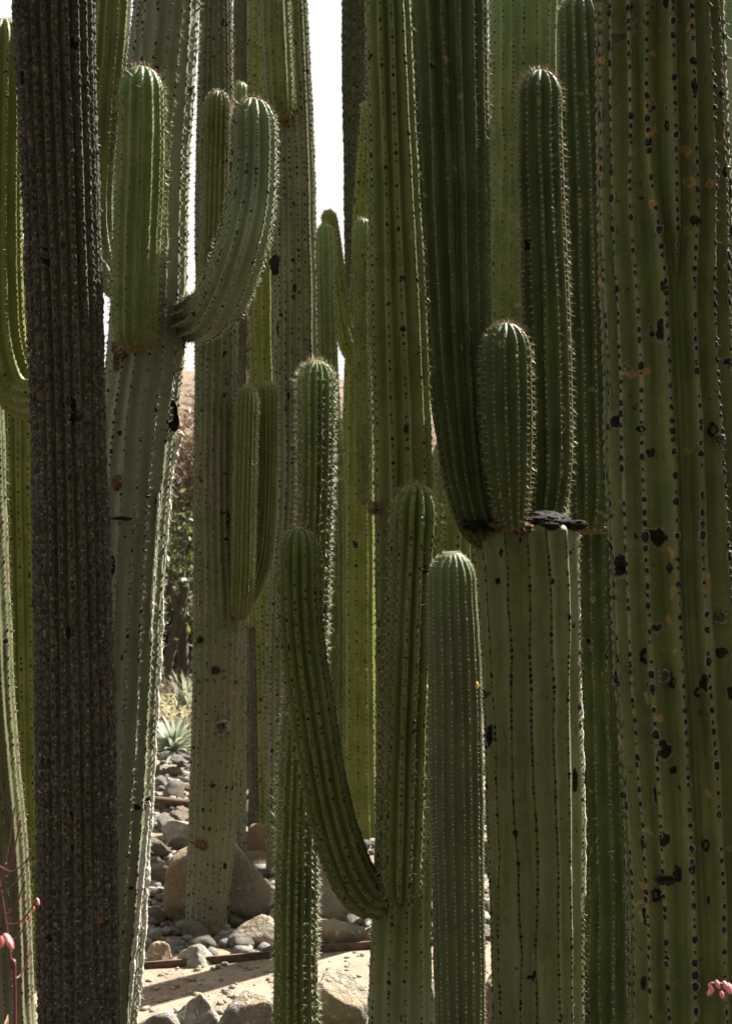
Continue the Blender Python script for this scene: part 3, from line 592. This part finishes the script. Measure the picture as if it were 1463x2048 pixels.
stem(c, [(285, 565, 26, 3.4), (232, 572, 28, 3.50), (205, 500, 32, 3.55), (197, 400, 36, 3.57), (205, 250, 38, 3.57), (224, 0, 38, 3.57), (230, -300, 36, 3.57)], 3.57, 'arm', ribs=12, depth=0.16, sharp=0.3, mat='arm', ar=(0.015, 0.0018, 'brown'), sp=(0.011, 4, 'straw', .9), foot='neck', ds=0.014, per=6)
stem(c, [(190, 775, 46, 3.38), (110, 797, 50, 3.46), (45, 785, 50, 3.5), (12, 700, 46, 3.5), (3, 560, 43, 3.5), (3, 350, 42, 3.5), (8, 38, 40, 3.5)], 3.5, 'arm', ribs=13, depth=0.2, sharp=0.3, mat='yellow', ar=(0.015, 0.0022, 'brown'), sp=(0.009, 4, 'gold', .9), foot='neck', ds=0.014, per=6)

# left edge
c = cactus('column_cactus', 'slim yellow-green column glowing between the dark corky trunk and a grey one', 50, 4.6, 'columns at the left border')
stem(c, [(50, 1980, 30), (46, 1500, 29), (38, 1000, 32), (36, 800, 32), (36, 480, 30)], 4.6, 'trunk', ribs=10, depth=0.22, sharp=0.1, mat='yellow', ar=(0.022, 0.0030, 'black'), sp=(0.010, 3, 'gold', .7), ds=0.02, per=8)
c = cactus('leaning_cactus', 'grey leaning trunk standing behind the red flower stalks', 18, 3.8, 'columns at the left border')
stem(c, [(22, 2150, 56), (16, 2048, 56), (0, 1700, 55), (-26, 1400, 55), (-42, 1000, 56), (-56, 500, 54), (-62, 60, 50)], 3.8, 'trunk', ribs=18, depth=0.07, sharp=0.4, mat='bark', ar=(0.018, 0.0022, 'brown'), sp=(0.009, 3, 'straw', .8), ds=0.02)

# trunk among the cobbles
c = cactus('mottled_cactus', 'slender mottled brown-green trunk rising among cobbles beside a round boulder', 412, 5.12)
stem(c, [(412, 1868, 45), (414, 1820, 43), (428, 1600, 50), (437, 1300, 51), (431, 1000, 45), (433, 700, 43), (430, 400, 40), (432, 0, 33), (432, -130, 30)], 5.12, 'trunk', ribs=20, depth=(0.05, 0.15), sharp=0.4, mat='bark', ar=(0.021, 0.0028, 'black'), sp=(0.012, 4, 'gold', .9), ds=0.016, per=6)
stem(c, [(480, 1238, 20, 5.06), (486, 1150, 24), (489, 1000, 25), (495, 771, 24)], 5.02, 'arm', ribs=17, depth=0.26, sharp=0.2, mat='olive', ar=(0.014, 0.0018, 'brown'), sp=(0.010, 4, 'straw', 1), foot='dome', ds=0.016, per=6)
stem(c, [(478, 1215, 15, 5.12), (505, 1180, 18, 5.13), (527, 1100, 20, 5.13), (535, 950, 20, 5.13), (537, 764, 20, 5.13)], 5.13, 'arm', ribs=16, depth=0.26, sharp=0.2, mat='olive', ar=(0.014, 0.0018, 'brown'), sp=(0.010, 4, 'straw', 1), foot='neck', ds=0.016, per=6)
stem(c, [(424, 660, 22, 5.0), (427, 560, 26), (432, 400, 27), (437, 181, 26)], 4.98, 'arm', ribs=17, depth=0.26, sharp=0.2, mat='olive', ar=(0.014, 0.0022, 'brown'), sp=(0.010, 4, 'straw', 1), foot='dome', ds=0.016, per=6)
c = cactus('thin_cactus', 'thin ribbed grey stem standing close behind the mottled trunk', 478, 6.1)
stem(c, [(478, 1725, 14), (478, 1500, 15), (479, 1250, 14), (480, 1120, 13)], 6.1, 'trunk', ribs=10, depth=0.2, sharp=0.2, mat='grey', ar=(0.022, 0.0025, 'black'), sp=None, ds=0.04)
c = cactus('old_cactus', 'dark withered trunk with a cut stub, in the shade behind boulder', 512, 6.6)
stem(c, [(513, 1672, 18), (512, 1500, 16), (508, 1300, 15), (505, 1180, 15)], 6.6, 'trunk', ribs=11, depth=0.12, sharp=0.2, mat='corkg', ar=None, ds=0.02, cork=.004)
stem(c, [(506, 1250, 10, 6.55), (509, 1225, 14, 6.5), (505, 1165, 12, 6.5)], 6.5, 'arm', ribs=10, depth=0.12, mat='yellow', ar=(0.02, 0.002, 'brown'), sp=(0.014, 4, 'gold', 1), foot='dome', ds=.02)
c = cactus('charred_cactus', 'blackish grey corky column against the sky, with a small green tip', 482, 7.5)
stem(c, [(480, 1600, 20), (483, 700, 20), (489, 300, 25), (492, 100, 28), (496, -90, 27)], 7.5, 'trunk', ribs=14, depth=0.10, sharp=0.2, mat='corkg', ar=None, ds=0.03, cork=0.008)
stem(c, [(476, 420, 14), (479, 330, 17), (481, 164, 17)], 7.35, 'arm', ribs=12, depth=0.14, mat='arm', ar=(0.02, 0.003, 'brown'), sp=(0.014, 4, 'gold', 1), foot='dome', ds=.03)

# pale trunk left of the strip of sky
c = cactus('spotted_cactus', 'tall pale olive trunk with black scars bordering the bright sky, small arm high up', 573, 5.85)
stem(c, [(573, 1765, 42), (573, 1300, 43), (590, 1000, 46), (592, 700, 47), (588, 400, 44), (583, 200, 42), (575, 0, 40), (572, -110, 37)], 5.85, 'trunk', ribs=20, depth=(0.07, 0.12), sharp=0.3, mat='greyM', ar=(0.021, 0.0036, 'black'), sp=(0.012, 3, 'straw', .8), ds=0.02)
stem(c, [(562, 243, 27, 5.74), (556, 170, 32), (549, 20, 33), (547, -80, 32)], 5.72, 'arm', ribs=14, depth=0.10, sharp=0.3, mat='arm', ar=(0.019, 0.0030, 'black'), sp=(0.014, 5, 'gold', 1), foot='dome', ds=0.018)
c = cactus('column_cactus', 'yellow-green ribbed column standing behind the spotted trunk', 545, 6.35, 'columns behind the spotted trunk')
stem(c, [(545, 1700, 25), (536, 1200, 26), (525, 700, 28), (523, 300, 28), (520, -60, 26)], 6.35, 'trunk', ribs=12, depth=0.16, sharp=0.2, mat='yellow', ar=(0.021, 0.0034, 'black'), sp=(0.012, 3, 'gold', .7), ds=0.025)
c = cactus('column_cactus', 'slim column with a light-rimmed woolly tip below the strip of sky', 663, 5.6)
stem(c, [(663, 1790, 26), (668, 1300, 24), (666, 1000, 23), (655, 700, 20), (650, 447, 19)], 5.6, 'trunk', ribs=12, depth=0.15, sharp=0.2, mat='arm', ar=(0.018, 0.0025, 'black'), sp=(0.014, 5, 'straw', 1), ds=0.02)

# yellow-green plant behind, and the dark column beside the sky
c = cactus('candelabra_cactus', 'yellow-green trunk splitting into upright arms beside the strip of sky', 718, 6.5)
stem(c, [(720, 1692, 36), (716, 1300, 35), (716, 900, 33), (718, 720, 29), (722, 560, 22), (725, 400, 18), (736, 200, 14)], 6.5, 'trunk', ribs=12, depth=(0.10, 0.16), sharp=0.15, mat='yellow', ar=(0.020, 0.0034, 'black'), sp=(0.011, 3, 'gold', .7), ds=0.025, per=7)
stem(c, [(722, 730, 18, 6.45), (697, 690, 20, 6.42), (681, 610, 18, 6.42), (668, 500, 17, 6.42), (655, 419, 17, 6.42)], 6.42, 'arm', ribs=11, depth=0.16, sharp=0.2, mat='yellow', ar=(0.020, 0.003, 'black'), sp=(0.013, 4, 'gold', 1), foot='neck', ds=0.025)
stem(c, [(730, 1010, 15), (727, 850, 18), (723, 620, 18), (725, 436, 17)], 6.3, 'arm', ribs=13, depth=0.14, sharp=0.2, mat='arm', ar=(0.018, 0.003, 'brown'), sp=(0.012, 3, 'straw', .8), foot='dome', ds=0.025)
c = cactus('dark_cactus', 'dark brown corky column standing against the white sky', 716, 7.3)
stem(c, [(716, 1600, 26), (713, 600, 24), (712, 200, 28), (713, 0, 30), (713, -90, 28)], 7.3, 'trunk', ribs=16, depth=0.13, sharp=0.2, mat='cork', ar=(0.02, 0.006, 'cork'), sp=None, ds=0.02, cork=0.004)

# spiny column in front of the boulders
c = cactus('spiny_cactus', 'dark green column with white spines around its blunt tip, behind a bent arm', 592, 3.9)
stem(c, [(592, 2140, 45), (592, 1800, 43), (600, 1500, 42), (618, 1250, 38), (630, 1000, 35), (632, 850, 38), (632, 720, 39)], 3.9, 'trunk', ribs=17, depth=0.26, sharp=0.1, mat='arm', ar=(0.0165, 0.0022, 'black'), sp=(0.016, 6, 'white', 1), ds=0.012, per=7, tipspine='straw')

# broad olive column in the middle with two arms
c = cactus('armed_cactus', 'broad olive column with puffy ribs, one arm in front and one bent out sideways', 800, 3.451)
stem(c, [(800, 2260, 66), (801, 1950, 62), (808, 1650, 58), (808, 1200, 57), (806, 900, 59), (795, 600, 58), (785, 300, 51), (775, 0, 46), (773, -75, 44)], 3.451, 'trunk', ribs=11, depth=(0.14, 0.42), sharp=0, mat='olive', ar=(0.019, 0.0029, 'black'), sp=(0.012, 4, 'straw', .6), ds=0.010, per=9, cren=0.0015, phase=0.15)
stem(c, [(775, 1785, 42.0, 3.451), (728, 1785, 47.2, 3.412), (690, 1720, 48.3, 3.382), (655, 1600, 47.2, 3.372), (625, 1430, 47.2, 3.362), (602, 1250, 45.1, 3.352), (597, 1054, 43.1, 3.352)], 3.352, 'arm', ribs=13, depth=0.36, sharp=0, mat='olive', ar=(0.017, 0.0026, 'black'), sp=(0.011, 4, 'straw', .8), foot='plain', ds=0.010, per=8, cren=0.001)
stem(c, [(803, 1814, 40.3), (806, 1700, 46.6), (812, 1500, 49.8), (823, 1200, 49.8), (833, 966, 47.7)], 3.328, 'arm', ribs=12, depth=0.38, sharp=0, mat='olive', ar=(0.017, 0.0026, 'black'), sp=(0.015, 5, 'straw', 1), foot='dome', ds=0.010, per=8, cren=0.001, footL=1.5)
stem(c, [(752, 1018, 9, 3.412), (741, 1014, 10, 3.372)], 3.372, 'offset', ribs=10, depth=0.1, mat='olive', ar=(0.006, 0.0015, 'brown'), sp=(0.008, 6, 'red', 1), foot='neck', ds=0.006)

# stump with a crown of arms
c = cactus('stump_cactus', 'thick truncated olive stump carrying four upright arms on its blackened top', 1075, 3.750)
stem(c, [(1078, 2230, 90), (1075, 2048, 91), (1070, 1700, 98), (1062, 1350, 102), (1055, 1150, 107), (1050, 1085, 111), (1048, 1032, 108)], 3.750, 'trunk', ribs=15, depth=(0.17, 0.13), sharp=0.35, mat='stump', ar=(0.0165, 0.0030, 'black'), sp=(0.010, 2, 'straw', .5), ds=0.012, per=7, wander=.22, tipL=0.32, tipspine='grey')
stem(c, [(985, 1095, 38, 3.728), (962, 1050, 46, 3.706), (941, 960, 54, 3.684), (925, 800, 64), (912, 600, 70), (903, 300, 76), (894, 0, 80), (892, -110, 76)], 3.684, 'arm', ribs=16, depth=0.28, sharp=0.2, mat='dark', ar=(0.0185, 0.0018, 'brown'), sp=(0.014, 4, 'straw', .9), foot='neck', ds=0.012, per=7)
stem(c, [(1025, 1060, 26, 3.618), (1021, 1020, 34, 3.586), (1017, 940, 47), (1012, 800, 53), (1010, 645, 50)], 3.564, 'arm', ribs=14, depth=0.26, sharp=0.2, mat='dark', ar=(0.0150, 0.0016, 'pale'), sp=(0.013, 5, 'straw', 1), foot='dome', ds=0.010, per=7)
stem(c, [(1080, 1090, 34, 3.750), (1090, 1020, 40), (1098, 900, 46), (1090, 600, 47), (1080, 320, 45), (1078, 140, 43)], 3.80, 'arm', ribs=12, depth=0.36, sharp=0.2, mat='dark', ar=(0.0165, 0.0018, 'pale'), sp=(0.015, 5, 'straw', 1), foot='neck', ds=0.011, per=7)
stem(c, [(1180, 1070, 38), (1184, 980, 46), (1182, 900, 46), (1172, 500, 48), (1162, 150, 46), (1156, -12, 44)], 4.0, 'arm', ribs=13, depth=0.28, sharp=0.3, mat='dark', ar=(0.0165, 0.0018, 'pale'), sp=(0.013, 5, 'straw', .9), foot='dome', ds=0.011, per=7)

c = cactus('column_cactus', 'grey-green dotted column standing behind the arms of the stump', 1050, 6.2)
stem(c, [(1050, 1700, 72), (1050, 1000, 74), (1050, 400, 75), (1052, 0, 76), (1052, -90, 72)], 6.2, 'trunk', ribs=20, depth=0.07, sharp=0.4, mat='arm', ar=(0.022, 0.0035, 'black'), sp=(0.012, 3, 'straw', .7), ds=0.02)
c = cactus('smooth_cactus', 'smooth blue-green column with thin pale spine lines, a yellow bloom on it', 921, 3.08)
o_aa = stem(c, [(922, 2430, 50), (920, 2048, 50), (913, 1600, 53), (909, 1350, 53), (904, 1200, 50), (902, 1102, 47)], 3.08, 'trunk', ribs=18, depth=0.1, sharp=0.5, mat='blue', ar=(0.0095, 0.0012, 'pale'), sp=(0.0055, 2, 'straw', .9), ds=0.010, per=6, tipspine='white')
c = cactus('column_cactus', 'shaded green column with long glowing spines beside the stump', 1225, 4.15)
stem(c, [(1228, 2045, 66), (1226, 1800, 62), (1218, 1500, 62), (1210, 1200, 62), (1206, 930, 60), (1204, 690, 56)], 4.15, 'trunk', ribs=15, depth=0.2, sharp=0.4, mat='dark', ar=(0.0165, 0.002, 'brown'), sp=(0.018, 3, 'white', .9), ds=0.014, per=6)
c = cactus('column_cactus', 'shaded ribbed column glimpsed behind the smooth blue-green cactus', 915, 5.3)
stem(c, [(916, 1825, 46), (913, 1400, 46), (910, 1000, 46), (908, 860, 42)], 5.3, 'trunk', ribs=12, depth=0.18, sharp=0.1, mat='olive', ar=(0.022, 0.0035, 'black'), sp=None, ds=0.03)

# right foreground
c = cactus('scarred_cactus', 'massive olive column with black scars, orange lichen and dark dotted ribs', 1400, 2.5)
stem(c, [(1402, 2700, 134), (1396, 2048, 133), (1385, 1700, 132), (1362, 1300, 135), (1345, 900, 135), (1329, 500, 132), (1316, 0, 127), (1308, -500, 120), (1304, -900, 112)], 2.5, 'trunk', ribs=19, depth=(0.17, 0.23), sharp=0.2, mat='scar', ar=(0.0195, 0.0040, 'halo'), sp=(0.012, 3, 'grey', .5), ds=0.0065, per=9, cren=0.0016, wander=.12, phase=-0.03, fade=[(0, 470, 580)])
c = cactus('column_cactus', 'pale grey spiny column behind the massive scarred one', 1505, 3.35)
stem(c, [(1512, 2200, 60), (1508, 1200, 62), (1502, 400, 60), (1500, -120, 56)], 3.35, 'trunk', ribs=16, depth=0.10, sharp=0.4, mat='silver', ar=(0.018, 0.0028, 'pale'), sp=(0.016, 5, 'white', 1), ds=0.016)

# ------------------------------------------------------------------ wounds, scabs and the stump's blackened top
def scab_mat(name, a, b):
    s = NT(name); v = s.coord(); n1 = s.noise(v, 130, 5, .7); s.l(s.mix(s.ss(n1, .35, .68), a, b), s.b.inputs['Base Color']); s.b.inputs['Roughness'].default_value = .9; s.b.inputs['Specular IOR Level'].default_value = .12; s.l(s.bump(n1, 1, .006), s.b.inputs['Normal']); return s.m
M_SCAB = scab_mat('scab_black', (.004, .0035, .003), (.035, .027, .020)); M_SCABB = scab_mat('scab_brown', (.02, .013, .008), (.17, .095, .045)); M_KNOT = scab_mat('knot_grey', (.05, .04, .03), (.24, .21, .16))
def find(thing_name, part='trunk', k=0):
    t = bpy.data.objects[thing_name]; return [c for c in t.children if c.name.split('.')[0] == part][k]
def scab(thing_name, x, y, rx, ry, mat=M_SCAB, part='trunk', k=0, seed=1, ring=False, name='scar', lift=.002):
    o = find(thing_name, part, k); t = bpy.data.objects[thing_name]; d = Vector(at(x, y, 1.0)) - Vector((0, 0, H)); org = Vector((0, 0, H)) - Vector(t.location)
    hit, p, n, _ = o.ray_cast(org, d.normalized())
    if not hit: print('no hit', thing_name, x, y); return
    Y = p.y + t.location.y; a, b = rx / F * Y, ry / F * Y; n = (n * .55 + Vector((0, -1, 0)) * .45).normalized(); up = Vector((0, 0, 1)); bx = up.cross(n).normalized(); up = n.cross(bx)
    rr = np.linspace(0, 1, 7); an = np.linspace(0, 2 * math.pi, 20, endpoint=False); V_ = []
    for r in rr:
        for q in an:
            e = 1 + .55 * float(fbm(np.array([[math.cos(q) * 1.9 + seed * 3.1, math.sin(q) * 1.9, seed]]), seed, 3)[0]); hgt = (math.sqrt(max(0, 1 - r * r)) * .3 if not ring else (.7 * math.exp(-((r - .72) / .2) ** 2) - .35 * (1 - r)))
            hgt += .12 * float(vnoise(np.array([[math.cos(q) * r * 5, math.sin(q) * r * 5, seed]]), seed + 2)[0]) * (1 - r ** 3); w = p + bx * (math.cos(q) * a * r * e) + up * (math.sin(q) * b * r * e) + n * (hgt * min(a, b) + lift - (.006 if r > .99 else 0)); V_.append(w[:])
    i = np.arange(6)[:, None] * 20; j = np.arange(20)[None]; jn = (j + 1) % 20
    link(name, mesh_np(name, np.array(V_), np.stack([i + j, i + jn, i + 20 + jn, i + 20 + j], -1).reshape(-1, 4)), mat, o)
Bn, In, Mn, Zn, Dn, Tn = 'branching_cactus', 'mottled_cactus', 'spotted_cactus', 'stump_cactus', 'scarred_cactus', 'armed_cactus'
scab(Bn, 343, 828, 17, 34, ring=True, seed=3, name='wound'); scab(Bn, 240, 712, 20, 34, M_SCABB, seed=4, name='wound'); scab(Bn, 236, 966, 12, 17, M_SCABB, seed=5)
scab(Bn, 246, 1037, 24, 4, seed=6); scab(Bn, 226, 1132, 9, 22, seed=7); scab(Bn, 272, 1614, 11, 7, seed=8); scab(Bn, 296, 1600, 8, 10, seed=9); scab(Bn, 230, 1812, 7, 4, seed=10)
scab(In, 444, 1452, 16, 18, M_KNOT, ring=True, seed=11, name='knot'); scab(In, 455, 1040, 6, 22, seed=12); scab(In, 470, 1225, 18, 16, M_SCABB, seed=13); scab(In, 430, 1340, 8, 10, seed=14); scab(In, 410, 1690, 26, 10, M_SCABB, seed=15); scab(In, 400, 1280, 8, 8, seed=16)
scab(Mn, 550, 533, 11, 20, seed=17, lift=.012, name='bark_chip'); scab(Mn, 557, 655, 5, 18, seed=18); scab(Mn, 578, 792, 6, 10, seed=19); scab(Mn, 590, 575, 7, 9, seed=20); scab(Mn, 563, 228, 22, 18, M_SCABB, seed=21)
for q in ((1325, 572, 9, 16, 31), (1292, 1312, 20, 18, 32), (1340, 1135, 12, 15, 33), (1345, 1365, 14, 15, 34), (1332, 1762, 30, 13, 35), (1310, 1790, 13, 17, 36), (1355, 1745, 17, 20, 37), (1425, 860, 14, 18, 38), (1300, 905, 14, 12, 39), (1280, 858, 13, 9, 40), (1388, 170, 9, 20, 41), (1333, 250, 7, 15, 42), (1388, 440, 16, 14, 43), (1240, 1135, 12, 9, 44), (1345, 1540, 15, 13, 45), (1290, 1830, 9, 24, 46), (1285, 1690, 8, 20, 47), (1410, 1690, 9, 16, 48), (1440, 1305, 20, 14, 49), (1395, 1385, 11, 13, 50), (1285, 1965, 8, 22, 51), (1245, 1590, 8, 8, 52), (1415, 1800, 5, 13, 53)):
    scab(Dn, q[0], q[1], q[2] * .8, q[3] * .8, M_SCAB, seed=q[4], ring=q[4] % 2 == 0, lift=.0005)
scab(Dn, 1326, 1352, 16, 15, M_KNOT, ring=True, seed=55, name='knot'); scab(Dn, 1440, 1235, 14, 14, M_KNOT, ring=True, seed=56, name='knot'); scab(Dn, 1436, 880, 13, 15, M_KNOT, ring=True, seed=57, name='knot')
for q in ((978, 1470, 8, 22, 61), (995, 1162, 7, 7, 62), (1104, 1162, 5, 7, 63), (1150, 1560, 6, 22, 64)): scab(Zn, *q[:4], seed=q[4])
scab(Tn, 812, 860, 6, 12, seed=71)
# rough dark top of the stump
t = bpy.data.objects[Zn]; v, f = ICO[5]; p = at(1056, 1044, 3.745); q = v.copy(); q *= (1 + .16 * fbm(v * 3, 4, 5) + .07 * fbm(v * 12, 3, 3))[:, None]; q *= np.array([.112, .112, .036])
link('cut_top', mesh_np('cut_top', q + p - np.array(t.location), f), M_SCAB, t)
for (x, y, D, r, sd) in ((1030, 1056, 3.618, .030, 5), (958, 1052, 3.657, .030, 6), (1148, 1050, 3.69, .022, 7), (1100, 1052, 3.63, .016, 10), (1000, 1050, 3.60, .018, 9)):
    q = ICO[5][0] * (1 + .35 * fbm(ICO[5][0] * 3, sd, 5) + .08 * vnoise(ICO[5][0] * 14, sd))[:, None] * np.array([r * 1.5, r, r * .6])
    link('callus', mesh_np('callus', q + at(x, y, D) - np.array(t.location), ICO[5][1]), M_SCABB if sd in (5, 9) else M_SCAB, t)
# corky rib edges, paled to paint in the sunlit rim on the right
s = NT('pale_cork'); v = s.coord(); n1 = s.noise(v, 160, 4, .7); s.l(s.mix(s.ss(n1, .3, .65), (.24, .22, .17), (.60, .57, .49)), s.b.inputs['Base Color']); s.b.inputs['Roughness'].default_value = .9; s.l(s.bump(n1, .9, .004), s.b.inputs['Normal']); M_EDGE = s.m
def cork_rim_light(thing_name, pts, Y, r, seed):
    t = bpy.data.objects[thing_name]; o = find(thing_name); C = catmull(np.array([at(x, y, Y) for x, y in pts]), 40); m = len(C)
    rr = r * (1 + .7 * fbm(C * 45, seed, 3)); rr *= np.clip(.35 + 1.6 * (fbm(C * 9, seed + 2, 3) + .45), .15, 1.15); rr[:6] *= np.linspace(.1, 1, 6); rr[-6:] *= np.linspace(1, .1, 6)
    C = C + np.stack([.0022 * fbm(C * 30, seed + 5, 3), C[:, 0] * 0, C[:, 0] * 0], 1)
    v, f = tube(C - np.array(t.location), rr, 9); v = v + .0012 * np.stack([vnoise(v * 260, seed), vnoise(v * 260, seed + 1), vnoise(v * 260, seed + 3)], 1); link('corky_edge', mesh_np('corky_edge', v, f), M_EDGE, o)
cork_rim_light(Bn, [(364, 862), (350, 905), (340, 960), (334, 1040), (327, 1150), (321, 1280), (312, 1430), (303, 1590), (297, 1700), (289, 1830), (280, 1960), (270, 2080)], 3.31, .0062, 3)
cork_rim_light(Bn, [(318, 985), (312, 1070), (305, 1180), (300, 1280)], 3.245, .0034, 7)
cork_rim_light(Bn, [(298, 1600), (290, 1690), (280, 1790), (270, 1890), (262, 1990), (258, 2070)], 3.25, .0050, 9)
cork_rim_light(Zn, [(1153, 1170), (1156, 1300), (1160, 1420), (1164, 1560), (1167, 1680), (1166, 1800)], 3.76, .0052, 11)
# yellow bloom caught on the smooth column
s = NT('bloom_yellow'); s.b.inputs['Base Color'].default_value = (.55, .36, .02, 1); s.b.inputs['Roughness'].default_value = .6; M_BLOOM = s.m
ta = bpy.data.objects['smooth_cactus']; q = ICO[2][0] * (1 + .25 * fbm(ICO[2][0] * 2.5, 8, 2))[:, None] * np.array([.005, .005, .0085]); link('bloom', mesh_np('bloom', q + at(952, 1371, 3.045) - np.array(ta.location), ICO[2][1]), M_BLOOM, ta)

# ------------------------------------------------------------------ red flower stalks near the camera
def plain(name, col, rough=.5):
    s = NT(name); v = s.coord(); s.l(s.mix(s.noise(v, 40, 3), tuple(x * .6 for x in col), col), s.b.inputs['Base Color']); s.b.inputs['Roughness'].default_value = rough; return s.m
M_STALK = plain('stalk_red', (.10, .022, .025)); M_PINK = plain('petal_pink', (.75, .22, .24)); M_ALOE = leaf_mat('aloe_leaf', (.07, .10, .05), (.20, .10, .06), .15)
def bell(Ln, r):
    t = np.linspace(0, 1, 6); rr = r * np.array([.25, .8, 1, .95, .85, .45]); a = np.arange(8) / 8 * 2 * math.pi
    V_ = np.stack([rr[:, None] * np.cos(a), rr[:, None] * np.sin(a), np.broadcast_to((-Ln * t)[:, None], (6, 8))], -1).reshape(-1, 3); i = np.arange(5)[:, None] * 8; j = np.arange(8)[None]
    return V_, np.stack([i + j, i + (j + 1) % 8, i + 8 + (j + 1) % 8, i + 8 + j], -1).reshape(-1, 4)
BELL = mesh_np('flower', *bell(.024, .006)); BELL.materials.append(M_PINK)
def stalk(name, label, pts, Y, twigs, flowers, seed, group):
    g = random.Random(seed); P = [at(x, y, Y) for x, y in pts]; b = P[0].copy(); t = thing(name, label, 'flower stalk', (b[0], Y, 0), group); loc = np.array(t.location); P = [np.array([b[0], Y, -.02])] + P
    C = catmull(np.array(P), 10); lst = [(C - loc, np.linspace(.0034, .0014, len(C)))]
    for (a, bb) in twigs: q0, q1 = at(*a, Y), at(*bb, Y + g.uniform(-.05, .05)); m = (q0 + q1) / 2 + np.array([0, 0, -.012]); lst.append((catmull(np.array([q0, m, q1]), 6) - loc, .0012))
    v, f = tubes(lst); link('stem', mesh_np('stem', v, f), M_STALK, t)
    for (x, y, sc, dy) in flowers:
        o = link('flower', BELL, None, t); o.location = at(x, y, Y + dy) - loc; o.scale = (sc,) * 3; o.rotation_euler = (g.uniform(-.6, .6), g.uniform(-.6, .6), 0)
    return t
stalk('flower_stalk', 'red branched flower stalk with pink buds before the leaning grey trunk', [(30, 2048), (22, 1930), (5, 1800), (-20, 1650)], 1.9,
      [((10, 1850), (75, 1800)), ((4, 1790), (70, 1690)), ((2, 1780), (42, 1640)), ((14, 1880), (60, 1830)), ((0, 1760), (30, 1615)), ((-5, 1730), (55, 1720)), ((8, 1830), (48, 1770)), ((24, 1960), (62, 1900))],
      [(74, 1796, .42, 0), (56, 1826, .35, 0), (66, 1812, .35, 0), (50, 1838, .3, 0), (58, 1790, .3, 0), (40, 1636, .25, 0), (8, 1868, .62, -.5), (2, 1872, .55, -.48), (14, 1876, .5, -.52)], 3, 'red flower stalks')
stalk('flower_stalk', 'pink flower spike poking in front of the massive scarred column', [(1520, 2048), (1500, 2000), (1460, 1972), (1420, 1966)], 1.9, [], [(1445, 1962, .55, 0), (1430, 1960, .5, 0), (1455, 1966, .6, 0), (1424, 1976, .6, 0), (1440, 1982, .5, 0), (1417, 1966, .4, 0), (1462, 1976, .5, 0)], 4, 'red flower stalks')
rosette('aloe', 'green and reddish fleshy leaves at the foot of the dark corky column', X_(-25, 3.0), 3.0, .02, .52, .030, 22, M_ALOE, .25, (.7, 1.5), 'aloe', None, 9)

# ------------------------------------------------------------------ unseen trees added around the camera to block sky light from the bed
for k, (x, y, h, w) in enumerate(((-3.0, -5.2, 8.4, 5.6), (1.2, -4.4, 9.2, 6.4), (5.2, -1.8, 8.6, 6.0))):
    shrub('shade_tree', ['dense dark tree standing across the garden from the cacti', 'tallest dark tree facing the cactus bed', 'broad dark tree standing on the right of the bed'][k], 'tree', x, y, h, w, 'dark', 14000, .34, 60 + k, .14, .5, 'shade trees around the bed', low=.08)
